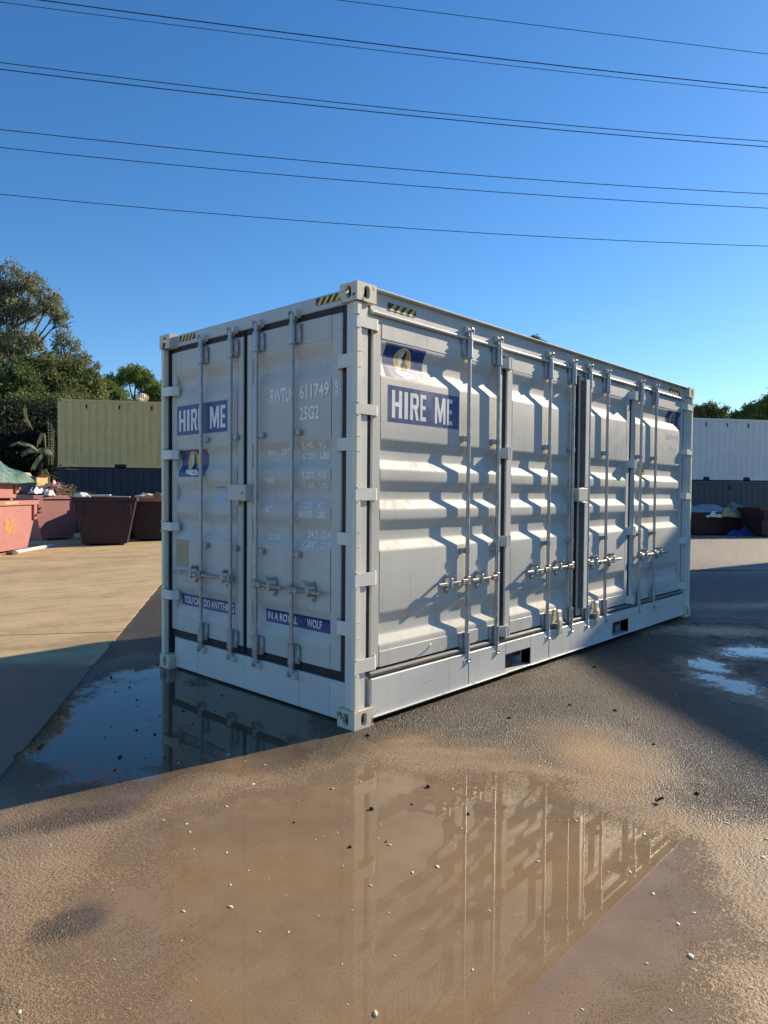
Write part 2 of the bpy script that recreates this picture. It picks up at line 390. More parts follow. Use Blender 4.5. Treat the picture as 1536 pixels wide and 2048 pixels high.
def dep(s,z): return float(np.interp(z,_z,_d))+wob(s,z)
ZB=[p[0] for p in PR]

def conform(F, PO, off, co, fs, name, mat, parent):
    """2-D outline (s,z) laid onto the corrugated door skin"""
    bm=bmesh.new(); vs=[bm.verts.new((a,0,b)) for a,b in co]
    for q in fs:
        try: bm.faces.new([vs[i] for i in q])
        except ValueError: pass
    lo,hi=min(b for a,b in co),max(b for a,b in co)
    for z in ZB:
        if lo<z<hi:
            bmesh.ops.bisect_plane(bm, geom=bm.verts[:]+bm.edges[:]+bm.faces[:], dist=1e-5, plane_co=(0,0,z), plane_no=(0,0,1))
    me=bpy.data.meshes.new(name)
    for v in bm.verts: v.co=F(v.co.x, PO+dep(v.co.x,v.co.z)-off*.33, v.co.z)
    bm.to_mesh(me); bm.free(); me.materials.append(mat)
    return link(name,me,parent)
def decal_rect(F,PO,s0,s1,z0,z1,mat,parent,name='decal',off=.003):
    n=6; co=[];fs=[]
    for i in range(n+1): co += [(s0+(s1-s0)*i/n,z0),(s0+(s1-s0)*i/n,z1)]
    fs=[(2*i,2*i+2,2*i+3,2*i+1) for i in range(n)]
    return conform(F,PO,off,co,fs,name,mat,parent)
def decal_poly(F,PO,pts,mat,parent,name,off):
    return conform(F,PO,off,pts,[tuple(range(len(pts)))],name,mat,parent)
def lettering(F,PO,txt,s0,s1,z0,z1,mat,parent,shear=0.,bold=.022,space=1.,off=None,name='lettering',shift=0.):
    co,fs=text_mesh(txt,shear,bold,space)
    if F is END: q_=1.05*dep(.5,(z0+z1)/2); s0+=q_; s1+=q_
    if off is None: off=.012 if (F is END and mat is M['stencil']) else .005
    pts=[(s0+(s1-s0)*a, z0+(z1-z0)*b+shift*a) for a,b in co]
    return conform(F,PO,off,pts,fs,name,mat,parent)
BLK={'H':[((0,0),(.31,0),(.31,1),(0,1)),((.69,0),(1,0),(1,1),(.69,1)),((.31,.42),(.69,.42),(.69,.58),(.31,.58))],
 'I':[((0,0),(1,0),(1,1),(0,1))],
 'R':[((0,0),(.31,0),(.31,1),(0,1)),((.31,.83),(.66,.83),(.70,.79),(1,.80),(.93,.94),(.74,1),(.31,1)),((.70,.62),(1,.62),(1,.80),(.70,.79)),((.31,.42),(.80,.42),(.94,.48),(1,.62),(.70,.62),(.64,.57),(.31,.57)),((.70,0),(1.03,0),(.80,.42),(.47,.42))],
 'E':[((0,0),(.38,0),(.38,1),(0,1)),((.38,.84),(1,.84),(1,1),(.38,1)),((.38,.43),(.92,.43),(.92,.58),(.38,.58)),((.38,0),(1,0),(1,.16),(.38,.16))],
 'M':[((0,0),(.21,0),(.21,1),(0,1)),((.79,0),(1,0),(1,1),(.79,1)),((.21,.60),(.42,.05),(.5,.05),(.5,.42),(.28,1),(.21,1)),((.79,.60),(.58,.05),(.5,.05),(.5,.42),(.72,1),(.79,1))]}
def blockword(F,PO,word,s0,s1,z0,z1,spans,parent):
    for ch,(a,b) in zip(word,spans):
        co=[];fs=[]
        for p in BLK[ch]:
            fs.append(tuple(range(len(co),len(co)+len(p)))); co += [(s0+(s1-s0)*(a+(b-a)*x), z0+(z1-z0)*y) for x,y in p]
        conform(F,PO,.005,co,fs,'lettering',M['white'],parent)
HIRE=((0,.285),(.355,.455),(.525,.775),(.825,1)); ME=((0,.60),(.69,1))
def emblem(F,PO,s0,s1,z0,z1,parent):
    """navy panel: yellow moon, howling black animal, white slab with small lettering"""
    bx=lambda a,b:(s0+(s1-s0)*a, z0+(z1-z0)*b)
    base=decal_rect(F,PO,s0,s1,z0,z1,M['blue'],parent,'emblem')
    el=lambda cx,cy,rx,ry,n=26:[bx(cx+rx*math.cos(6.28318*k/n),cy+ry*math.sin(6.28318*k/n)) for k in range(n)]
    decal_poly(F,PO,el(.47,.56,.215,.375),M['white'],parent,'emblem_ring',.0045)
    decal_poly(F,PO,el(.47,.56,.198,.35),M['yellow'],parent,'emblem_moon',.0055)
    decal_poly(F,PO,[bx(*p) for p in((.36,.30),(.37,.55),(.36,.78),(.42,.86),(.50,.80),(.47,.55),(.44,.30))],M['ghost'],parent,'emblem_figure',.0062)
    decal_poly(F,PO,[bx(*p) for p in((.43,.28),(.44,.48),(.48,.56),(.455,.66),(.48,.76),(.505,.88),(.535,.80),(.545,.60),(.575,.48),(.605,.40),(.61,.30),(.56,.26))],M['black'],parent,'emblem_figure',.007)
    decal_poly(F,PO,[bx(*p) for p in((.25,.27),(.55,.25),(.72,.22),(.75,.075),(.50,.055),(.30,.13))],M['white'],parent,'emblem_slab',.0075)
    lettering(F,PO,'ROYAL',*sorted_s(bx(.30,0)[0],bx(.47,0)[0],s0,s1),bx(0,.13)[1],bx(0,.22)[1],M['ghost'],parent,off=.0085)
    lettering(F,PO,'WOLF',*sorted_s(bx(.52,0)[0],bx(.71,0)[0],s0,s1),bx(0,.10)[1],bx(0,.20)[1],M['blue'],parent,off=.0085)
def sorted_s(a,b,s0,s1): return (a,b)

def leaf(F, PO, s0,s1,p0,p1,zb,zt):
    m=MB(F); T=PO+.05; n=max(3,int((p1-p0)/.12))
    m.box(s0,p0,PO-.001,T,zb,zt,.007); m.box(p1,s1,PO-.001,T,zb,zt,.007)
    m.box(p0,p1,PO-.0035,T,2.583,zt,.004); m.box(p0,p1,PO-.0035,T,zb,.462,.004)
    ns=len(PR)
    m.add([(p0+(p1-p0)*i/n, PO+float(np.interp(z,_z,_d))+wob(p0+(p1-p0)*i/n,z), z) for z,_ in PR for i in range(n+1)],
          [(j*(n+1)+i,j*(n+1)+i+1,(j+1)*(n+1)+i+1,(j+1)*(n+1)+i) for j in range(ns-1) for i in range(n)])
    return m.build('door', M['paint'], ROOT, smooth=30, recalc=True)

def lock_rod(F, door, s, fl, zh, hs1, catch, d=.034):
    """fl: side (+1/-1 in s) of the bracket flanges; hs1: free end of handle; catch: s of handle catch"""
    R=.0155; m=MB(F)
    m.tube([(s,d,.235),(s,d,2.79)],R,12)
    for z0,z1,sg in ((2.735,2.80,1),(.245,.31,-1)):          # cam ends
        zc=(z0+z1)/2+.012*sg
        m.tube([(s,d,z0),(s,d,z1)],.021,10)
        m.box(s-.030,s+.020,d-.010,d+.028,zc-.016,zc+.016,.006)
        m.tube([(s+.022,d-.016,zc+.016*sg),(s+.020,d-.020,zc+.03*sg),(s-.006,d-.022,zc+.034*sg)],.009,6)
        m.box(s-.036,s-.022,d-.018,d+.02,zc-.03,zc-.006,.004)
    m.build('lock_rod', M['galvd'], door, smooth=40)
    for z0,z1 in ((2.588,2.732),(.315,.460)):
        b=MB(F); b.tube([(s,d,z0),(s,d,z0+.006)],.030,14); b.tube([(s,d,z0+.006),(s,d,z1-.006)],.0255,14); b.tube([(s,d,z1-.006),(s,d,z1)],.030,14)
        e0,e1=sorted((s+fl*.02,s+fl*.066)); b.box(e0,e1,d+.012,.066,z0+.004,z1-.004,.006)
        for zz in (z0+.03,z1-.03): b.tube([(s+fl*.052,d+.004,zz),(s+fl*.052,d+.014,zz)],.008,6)
        b.build('rod_bracket', M['galv'], door, smooth=40)
    for zz in (1.968,1.102):
        b=MB(F); b.tube([(s,d,zz-.020),(s,d,zz+.020)],.020,12)
        e0,e1=sorted((s+fl*.014,s+fl*.070)); b.box(e0,e1,d+.004,.068,zz-.020,zz+.020,.004)
        b.tube([(s+fl*.055,d-.002,zz),(s+fl*.055,d+.008,zz)],.008,6)
        b.build('rod_guide', M['galv'], door, smooth=40)
    sg=1 if hs1>s else -1
    h=MB(F)
    h.box(s-.020,s+.020,d-.026,d+.018,zh-.034,zh+.034,.005)
    q=s+sg*.018; w=abs(hs1-s)
    h.box(q,q+sg*.07,d-.030,d-.008,zh-.024,zh+.016,.004)
    h.box(q+sg*.06,q+sg*w*.62,d-.024,d-.012,zh-.010,zh+.007,.003)
    h.box(q+sg*w*.60,hs1,d-.028,d-.008,zh-.017,zh+.009,.005)
    h.tube([(s+sg*.028,d-.034,zh-.002),(s+sg*.028,d-.026,zh-.002)],.009,8)
    h.build('handle', M['handle'], door, smooth=35)
    c=MB(F)
    ov=[(catch+.024*math.cos(a),zh-.006+.074*math.sin(a)) for a in [k*6.28318/14 for k in range(14)]]
    c.prism([(a,b) for a,b in ov],1,.052,.066)
    c.box(catch-.016,catch+.016,d-.030,.055,zh-.035,zh-.022,.004)
    c.box(catch-.014,catch+.014,d-.034,d-.024,zh-.035,zh+.04,.004)
    c.tube([(catch,.055,zh+.045),(catch-sg*.004,d-.010,zh+.052),(catch-sg*.02,d-.03,zh+.058),(catch-sg*.045,d-.034,zh+.068)],[.012,.013,.012,.010],8)
    for zz in (zh+.05,zh-.062): c.tube([(catch,.046,zz),(catch,.054,zz)],.009,6)
    c.build('handle_catch', M['galvd'], door, smooth=40)
    for z in (2.800,.236):
        k=MB(F); k.box(s-.045,s+.045,.040,.078,z-.028,z+.028,.006); k.box(s-.050,s-.032,.018,.05,z-.02,z+.02,.004); k.box(s+.034,s+.050,.022,.05,z-.02,z+.02,.004)
        k.build('cam_keeper', M['post'], ROOT)

# corner castings: hollow blocks with oval openings
def casting(x0,x1,y0,y1,z0,z1,mat):
    m=MB(); t=.028
    def plate(o,U,V,N,hw,hh,rx,ry,hole=True):
        if not hole:
            m.add([o-U*hw-V*hh,o+U*hw-V*hh,o+U*hw+V*hh,o-U*hw+V*hh],[(0,1,2,3)]); return
        A=sorted([k*6.28318/20 for k in range(20)]+[math.atan2(b*hh,a*hw)%6.28318 for a in(1,-1) for b in(1,-1)])
        out=[];inn=[]
        for a in A:
            ca,sa=math.cos(a),math.sin(a); k=min(hw/abs(ca) if abs(ca)>1e-6 else 9,hh/abs(sa) if abs(sa)>1e-6 else 9)
            out.append(o+U*(ca*k)+V*(sa*k))
            e=3.0; rr=(abs(ca/rx)**e+abs(sa/ry)**e)**(-1/e); inn.append(o+U*(ca*rr)+V*(sa*rr))
        n=len(A); bk=[p-N*t for p in inn]
        m.add(out+inn+bk,[(k,(k+1)%n,n+(k+1)%n,n+k) for k in range(n)]+[(n+k,n+(k+1)%n,2*n+(k+1)%n,2*n+k) for k in range(n)])
    c=Vector(((x0+x1)/2,(y0+y1)/2,(z0+z1)/2)); hx,hy,hz=(x1-x0)/2,(y1-y0)/2,(z1-z0)/2
    X,Y,Z=Vector((1,0,0)),Vector((0,1,0)),Vector((0,0,1))
    outx=-1 if c.x<L/2 else 1; outy=-1 if c.y<W/2 else 1; outz=-1 if c.z<H/2 else 1
    for sg in(1,-1):
        plate(c+X*hx*sg,Y,Z,X*sg,hy,hz,.024,.041,sg==outx)
        plate(c+Y*hy*sg,X,Z,Y*sg,hx,hz,.027,.041,sg==outy)
        plate(c+Z*hz*sg,X,Y,Z*sg,hx,hy,.05,.03,sg==outz)
    return m.build('corner_casting',mat,ROOT,recalc=False)
for x0,x1 in((0,.178),(L-.178,L)):
    for y0,y1 in((0,.162),(W-.162,W)):
        for z0,z1 in((0,.118),(H-.118,H)):
            casting(x0,x1,y0,y1,z0,z1,M['cream'])

# corner posts. The near pair carries hinge noses on both faces.
def post(xs,ys):   # xs,ys: mirror flags
    fx=(lambda x:x) if not xs else (lambda x:L-x); fy=(lambda y:y) if not ys else (lambda y:W-y)
    m=MB(lambda x,y,z:(fx(x),fy(y),z))
    if ys: m.box(.018,.128,.010,.036,.118,H-.118,.004); m.box(.105,.165,.036,.150,.118,H-.118,.004)
    else: m.box(.030,.128,.030,.128,.118,H-.118,.006); m.box(.075,.165,.060,.150,.118,H-.118,.004)
    m.build('corner_post', M['post'], ROOT)
    if ys:
        g=MB(lambda x,y,z:(fx(x),fy(y),z)); g.box(.070,.104,.037,.075,.12,H-.12); g.build('post_seal', M['rubber'], ROOT)
    hz=[(.365,.451),(.934,1.020),(1.495,1.575),(2.055,2.122),(2.614,2.685)] if not ys else [(.605,.684),(1.202,1.274),(1.821,1.899),(2.366,2.443)]
    z=.118
    for a,b in hz+[(H-.118,0)]:
        n=MB(lambda x,y,z:(fx(x),fy(y),z)); n.box(.010,.056,.010,.052,z,a-.006,.005)
        n.build('hinge_post', M['nose'], ROOT)
        z=b+.006
post(0,0);post(1,0);post(0,1);post(1,1)

def hinge(F, door, s_c, s_e, z0,z1, d0=.010, d1=.062):
    """strap from the post nose (s_c) to the door stile (s_e), joggled inwards at the end"""
    m=MB(F); t=.012; sg=1 if s_e>s_c else -1; a=s_c; b=s_e
    k=b-sg*.055
    for p,q_,e,g in ((a,k,d0,d0),(k,k+sg*.02,d0,d0+.012),(k+sg*.02,b,d0+.012,d1)):
        m.add([(p,e,z0),(q_,g,z0),(q_,g+t,z0),(p,e+t,z0),(p,e,z1),(q_,g,z1),(q_,g+t,z1),(p,e+t,z1)],
              [(0,3,2,1),(4,5,6,7),(0,1,5,4),(1,2,6,5),(2,3,7,6),(3,0,4,7)])
    m.tube([(s_c+sg*.021,d0+.021,z0-.012),(s_c+sg*.021,d0+.021,z1+.012)],.0175,10)
    for zz in (z0-.010,z1+.004): m.box(s_c-sg*.004,s_c+sg*.03,d0-.006,d0+.03,zz,zz+.006)
    return m.build('hinge', M['strap'], door, smooth=35)

# --- end doors
EPO=.075
dl=leaf(END,EPO,1.318,2.362,1.39,2.283,.335,2.745)
dr=leaf(END,EPO,.214,1.268,.318,1.20,.335,2.745)
for door,(a,b) in ((dl,(1.30,2.405)),(dr,(.168,1.284))):
    g=MB(END); d0,d1=EPO+.004,EPO+.03
    a2=1.318 if door is dl else .214; b2=2.362 if door is dl else 1.268
    g.box(a,a2,d0,d1,.272,2.788,.004); g.box(b2,b,d0,d1,.272,2.788,.004); g.box(a2,b2,d0,d1,2.745,2.788,.004); g.box(a2,b2,d0,d1,.272,.335,.004)
    g.build('door_gasket', M['rubber'], door)
for z0,z1 in ((.605,.684),(1.202,1.274),(1.821,1.899),(2.366,2.443)): hinge(END,dl,W-.010,2.235,z0,z1)
for z0,z1 in ((.603,.695),(1.200,1.282),(1.820,1.903),(2.362,2.449)): hinge(END,dr,.012,.245,z0,z1,d0=.0215)
lock_rod(END,dl,1.840,-1,.860,2.240,1.955); lock_rod(END,dl,1.425,-1,.862,1.80,1.50)
lock_rod(END,dr,1.097,-1,.856,.770,.905); lock_rod(END,dr,.678,-1,.858,.345,.475)
lb=MB(END); lb.box(1.20,1.435,.012,.072,1.474,1.60,.006); lb.build('lock_box', M['paint'], dr)
lb2=MB(END); lb2.tube([(1.245,.002,1.537),(1.245,.014,1.537)],.010,8); lb2.build('lock_bolt', M['galvd'], dr); lb2=MB(END); lb2.tube([(1.345,.05,1.44),(1.345,.05,1.4735)],.014,8); lb2.build('lock_bolt', M['galvd'], dr)
# end print
decal_rect(END,EPO,2.271,1.526,2.024,2.276,M['blue'],dl)
blockword(END,EPO,'HIRE',2.240,1.880,2.058,2.238,HIRE,dl)
blockword(END,EPO,'ME',1.772,1.552,2.058,2.238,ME,dl)
emblem(END,EPO,2.250,1.838,1.668,1.897,dl)
decal_rect(END,EPO,2.250,1.468,.560,.657,M['blue'],dl)
lettering(END,EPO,'YOU CAN DO ANYTHING',2.180,1.444,.577,.640,M['white'],dl,bold=.018)
decal_rect(END,EPO,1.066,.335,.566,.664,M['blue'],dr)
lettering(END,EPO,'IN A ROYAL',1.006,.665,.586,.645,M['white'],dr,bold=.018)
lettering(END,EPO,'WOLF',.560,.400,.586,.645,M['white'],dr,bold=.018)
ST=M['stencil']
lettering(END,EPO,'RWTU',.972,.745,2.196,2.299,ST,dr); lettering(END,EPO,'611749',.643,.338,2.200,2.300,ST,dr)
lettering(END,EPO,'5',.278,.246,2.212,2.294,ST,dr)
for a,b,c,d in ((.292,.233,2.303,2.307),(.292,.233,2.198,2.202),(.292,.289,2.198,2.307),(.236,.233,2.198,2.307)): decal_rect(END,EPO,a,b,c,d,ST,dr,'lettering_frame',.012)
lettering(END,EPO,'25G2',.642,.436,2.053,2.148,ST,dr)
for t,a,b,c,d,sh in (('30.480',.628,.490,1.853,1.900,.2),('KG',.432,.363,1.853,1.900,.2),('67.200',.610,.470,1.778,1.825,0),('LBS',.420,.328,1.778,1.825,0),
    ('MAX.',1.000,.895,1.818,1.863,.15),('GROSS',.845,.690,1.818,1.863,.15),('TARE',1.030,.930,1.605,1.646,.15),('3.250',.610,.480,1.643,1.689,0),('KG',.432,.365,1.643,1.689,0),
    ('7.165',.598,.480,1.571,1.613,.1),('LBS',.425,.340,1.571,1.613,.1),('NET',1.030,.958,1.394,1.438,.15),('27.230',.640,.492,1.432,1.478,.35),('KG',.440,.374,1.432,1.478,.35),
    ('60.035',.646,.500,1.366,1.414,0),('LBS',.440,.362,1.366,1.414,0),('CU.CAP.',.992,.835,1.190,1.231,.3),('34.5',.546,.445,1.222,1.278,0),('CU.M.',.400,.302,1.222,1.278,0),
    ('1.200',.604,.460,1.155,1.202,.4),('CU.FT.',.410,.300,1.155,1.202,.4)):
    lettering(END,EPO,t,a,b,c,d,ST,dr,shear=sh)
decal_rect(END,EPO,2.281,2.092,.894,1.128,M['plate'],dl,'data_plate')
decal_rect(END,EPO,1.672,1.577,1.490,1.575,M['pale'],dl,'label'); decal_rect(END,EPO,1.690,1.580,1.462,1.488,M['pale'],dl,'label')
lettering(END,EPO,'VA',1.650,1.595,1.515,1.560,M['ghost'],dl); 
for k in range(5): decal_rect(END,EPO,1.70-.026*k,1.69-.026*k,1.572,1.586,M['blue'],dl,'label_edge',.004)
# header, sill, hazard marks
hd=MB(); hd.box(.070,.150,.162,W-.162,2.790,2.888,.006); hd.box(.105,.15,.14,W-.14,2.735,2.79); hdr=hd.build('header', M['rail'], ROOT)
sl=MB(); sl.box(.060,.150,.150,W-.150,.014,.272,.005); 
sl.build('sill', M['sill'], ROOT)
for s in (.30,.62,1.92): 
    m=MB(); m.box(.0575,.061,s,s+.003,.02,.268); m.build('weld_seam', M['rail'], ROOT)
def hazard(F,d,s0,s1,z0,z1,parent,n=4,lean=.045):
    base=MB(F); base.add([(s0,d,z0),(s1,d,z0),(s1,d,z1),(s0,d,z1)],[(0,1,2,3)]); base.build('hazard_decal',M['black'],parent,recalc=False)
    w=(s1-s0)/(n+.5); y=MB(F)
    for k in range(n):
        a=s0+w*(k+.25); y.add([(a,d-.002,z0),(a+w*.5,d-.002,z0),(min(max(a+w*.5+lean,min(s0,s1)),max(s0,s1)),d-.002,z1),(min(max(a+lean,min(s0,s1)),max(s0,s1)),d-.002,z1)],[(0,1,2,3)])
    y.build('hazard_stripe',M['hazyel'],parent,recalc=False)
hazard(END,.0675,2.225,1.985,2.822,2.872,hdr,lean=-.04); hazard(END,.0675,.470,.205,2.826,2.876,hdr,lean=-.04)

# --- side doors
SPO=.067
LV=[leaf(SIDE,SPO,.212,1.770,.299,1.715,.352,2.690),leaf(SIDE,SPO,1.842,3.020,1.928,2.955,.352,2.690),
    leaf(SIDE,SPO,3.125,4.275,3.235,4.200,.352,2.690),leaf(SIDE,SPO,4.338,5.858,4.432,5.795,.352,2.690)]
for door,a,b in ((LV[0],.165,.212),(LV[0],1.770,1.842),(LV[1],3.020,3.072),(LV[2],3.072,3.125),(LV[2],4.275,4.338),(LV[3],5.858,5.895)):
    g=MB(SIDE); g.box(a,b,SPO+.012,SPO+.035,.33,2.70,.004); g.build('door_gasket',M['rubber'],door)
for z0,z1 in ((.365,.451),(.934,1.020),(1.495,1.575),(2.055,2.122),(2.614,2.685)):
    hinge(SIDE,LV[0],.010,.255,z0,z1); hinge(SIDE,LV[3],L-.010,L-.250,z0,z1)
for i,(s,hs1,ct) in enumerate(((1.262,.880,1.030),(1.668,1.300,1.430),(2.500,2.115,2.260),(2.937,2.545,2.690),(3.265,3.650,3.420),(3.666,4.010,3.815),(4.510,4.860,4.660),(4.925,5.275,5.080))):
    lock_rod(SIDE,LV[i//2],s,-1,.868,hs1,ct)
for x,door in ((1.806,LV[1]),(4.308,LV[2])):
    for z in (2.622,1.880,1.150,.395):
        m=MB(SIDE); h=.042
        for sg in(1,-1): m.prism([(x+sg*.012,.004),(x+sg*.030,.004),(x+sg*.075,.064),(x+sg*.012,.064)],2,z-h,z+h)
        m.tube([(x,.016,z-h-.008),(x,.016,z+h+.008)],.0125,10)
        for zz in (z-h-.004,z+h): m.box(x-.03,x+.03,.003,.03,zz,zz+.004)
        m.build('fold_hinge',M['post'],door)
# centre astragal, latch box, jack levers
for z0,z1 in ((.43,1.470),(1.612,2.655)):
    m=MB(SIDE); m.box(3.138,3.207,.004,.012,z0,z1,.003); a_=m.build('astragal',M['post'],LV[2])
    m=MB(SIDE); m.box(3.142,3.203,.0125,SPO-.002,z0+.004,z1-.004,.004); m.build('astragal_seal',M['seal'],LV[2])
m=MB(SIDE); m.box(3.000,3.190,-.002,SPO-.004,1.476,1.606,.006); m.build('lock_box',M['paint'],LV[2])
for x,door in ((2.665,LV[1]),(3.430,LV[2])):
    m=MB(SIDE); m.box(x-.125,x+.030,.052,SPO,.300,.478,.004); m.build('lever_plate',M['cream'],door)
    m=MB(SIDE); m.prism([(.470,.020),(.455,.008),(.405,.008),(.372,-.004),(.345,-.006),(.275,-.002),(.245,.004),(.245,.055),(.262,.055),(.268,.024),(.33,.020),(.385,.030),(.43,.036),(.470,.036)],0,x,x+.055)
    m.v=[(p[0],p[2],p[1]) for p in m.v]; m.box(x-.055,x,.020,.060,.245,.268,.003)
    m.build('door_lever',M['cream'],door)
    m=MB(SIDE); m.tube([(x-.03,.015,.315),(x-.03,.06,.315)],.022,12); m.build('lever_pivot',M['seal'],door,smooth=40)
m=MB(SIDE); m.box(2.755,2.800,.024,.055,.262,.305,.005); m.build('stop_block',M['cream'],LV[1])
# side print
D0=LV[0]
emblem(SIDE,SPO,.352,.772,2.338,2.572,D0)
decal_rect(SIDE,SPO,.370,1.176,2.034,2.285,M['blue'],D0)
blockword(SIDE,SPO,'HIRE',.410,.778,2.064,2.254,HIRE,D0); blockword(SIDE,SPO,'ME',.880,1.092,2.060,2.254,ME,D0)
D3=LV[3]
emblem(SIDE,SPO,5.370,5.782,2.338,2.572,D3)
for k,(t,a,b,c,d) in enumerate((('RWTU 611749 5',5.33,5.76,2.215,2.285),('25G2',5.42,5.66,2.055,2.145))): lettering(SIDE,SPO,t,a,b,c,d,M['faint'],D3)
decal_rect(SIDE,SPO,4.655,4.775,1.720,1.850,M['yellow'],D3,'warning_label'); decal_rect(SIDE,SPO,4.67,4.76,1.80,1.84,M['black'],D3,'warning_mark',.004)
for zz in (1.735,1.755,1.775): decal_rect(SIDE,SPO,4.68,4.75,zz,zz+.008,M['black'],D3,'warning_mark',.004)
for s in (.565,.845,2.05,3.9,5.1): decal_rect(SIDE,SPO-.0035,s,s+.003,.354,.46,M['rail'],LV[0 if s<1 else 1 if s<3 else 2 if s<4 else 3],'weld_seam',.0012)
m=MB(SIDE); m.tube([(.71,.056,.368),(.76,.040,.392),(.79,.022,.428)],.007,6); m.box(.782,.812,.016,.026,.420,.446,.003); m.build('drain_tail',M['post'],D0)
# side rails and seals
m=MB(SIDE); m.box(.178,L-.178,.055,.125,2.752,2.880,.004); m.box(.178,L-.178,.012,.14,2.880,2.892,.003); m.box(.178,L-.178,.075,.125,2.69,2.752); tr=m.build('top_rail',M['rail'],ROOT)
hazard(SIDE,.0525,.345,.640,2.785,2.835,tr,lean=.05); hazard(SIDE,.0525,5.36,5.70,2.785,2.835,tr,lean=.05)
m=MB(SIDE); m.tube([(.185,.050,2.742),(5.845,.050,2.742)],.013,12); m.build('seal_tube',M['post'],ROOT,smooth=40)
m=MB(SIDE)
for a,b in ((.178,1.800),(2.200,3.840),(4.236,L-.178)): m.box(a,b,.022,.12,.046,.300,.005); m.box(a-.02,b,.006,.12,.040,.050,.002)
for a,b in ((1.800,2.200),(3.840,4.236)): m.box(a,b,.022,.12,.200,.300,.003); m.box(a,b,.012,.06,.040,.052,.002)
m.build('bottom_rail',M['sill'],ROOT)
for a,b in ((1.800,2.200),(3.840,4.236)):
    m=MB(SIDE); m.box(a-.012,a,.026,.9,.052,.200); m.box(b,b+.012,.026,.9,.052,.200); m.box(a,b,.026,.9,.196,.200); m.box(a,b,.026,.9,.050,.054); m.build('fork_pocket',M['sill'],ROOT)
    m=MB(SIDE); m.box(a,a+.21,.09,.10,.054,.196); m.build('pocket_baffle',M['under'],ROOT)
m=MB(SIDE); m.tube([(.180,.048,.327),(5.85,.048,.327)],.019,12); m.build('seal_tube',M['seal'],ROOT,smooth=40)
m=MB(SIDE); m.box(.17,5.88,.085,.12,.30,.352); m.build('seal_backing',M['rubber'],ROOT)
for s in (1.28,2.52,4.40,5.3): m=MB(SIDE); m.box(s,s+.003,.0195,.023,.055,.298); m.build('weld_seam',M['rail'],ROOT)
# shell behind the doors
m=MB(); m.box(.14,L-.05,.125,W-.06,.12,.30); m.build('floor_frame',M['under'],ROOT)
m=MB(); N=28; m.grid(lambda a,b:(.15+a*(L-.3), .13+b*(W-.26), 2.868+.012*(1 if int(a*N)%2 else -1)),N*2,1); m.build('roof',M['rail'],ROOT)
m=MB()
pts=[];x=.18
while x<L-.2:
    pts += [(x,W-.05),(x+.07,W-.05),(x+.14,W-.01),(x+.21,W-.01)]; x+=.28
m.add([(p[0],p[1],z) for z in(.16,2.80) for p in pts],[(i,i+1,len(pts)+i+1,len(pts)+i) for i in range(len(pts)-1)])
m.build('back_wall',M['paint'],ROOT)
m=MB(); m.box(.178,L-.178,W-.12,W-.01,2.80,2.88,.004); m.build('top_rail',M['rail'],ROOT)
m=MB(); m.box(.178,L-.178,W-.12,W-.01,.045,.16,.004); m.build('bottom_rail',M['sill'],ROOT)
m=MB(); m.box(L-.06,L-.03,.12,W-.12,.05,2.86); m.build('end_wall',M['paint'],ROOT)
m=MB(); m.box(.12,.14,.15,W-.15,.27,2.80); m.build('inner_backing',M['under'],ROOT)
m=MB(); m.box(.17,L-.16,.128,.14,.30,2.88); m.build('inner_backing',M['under'],ROOT)

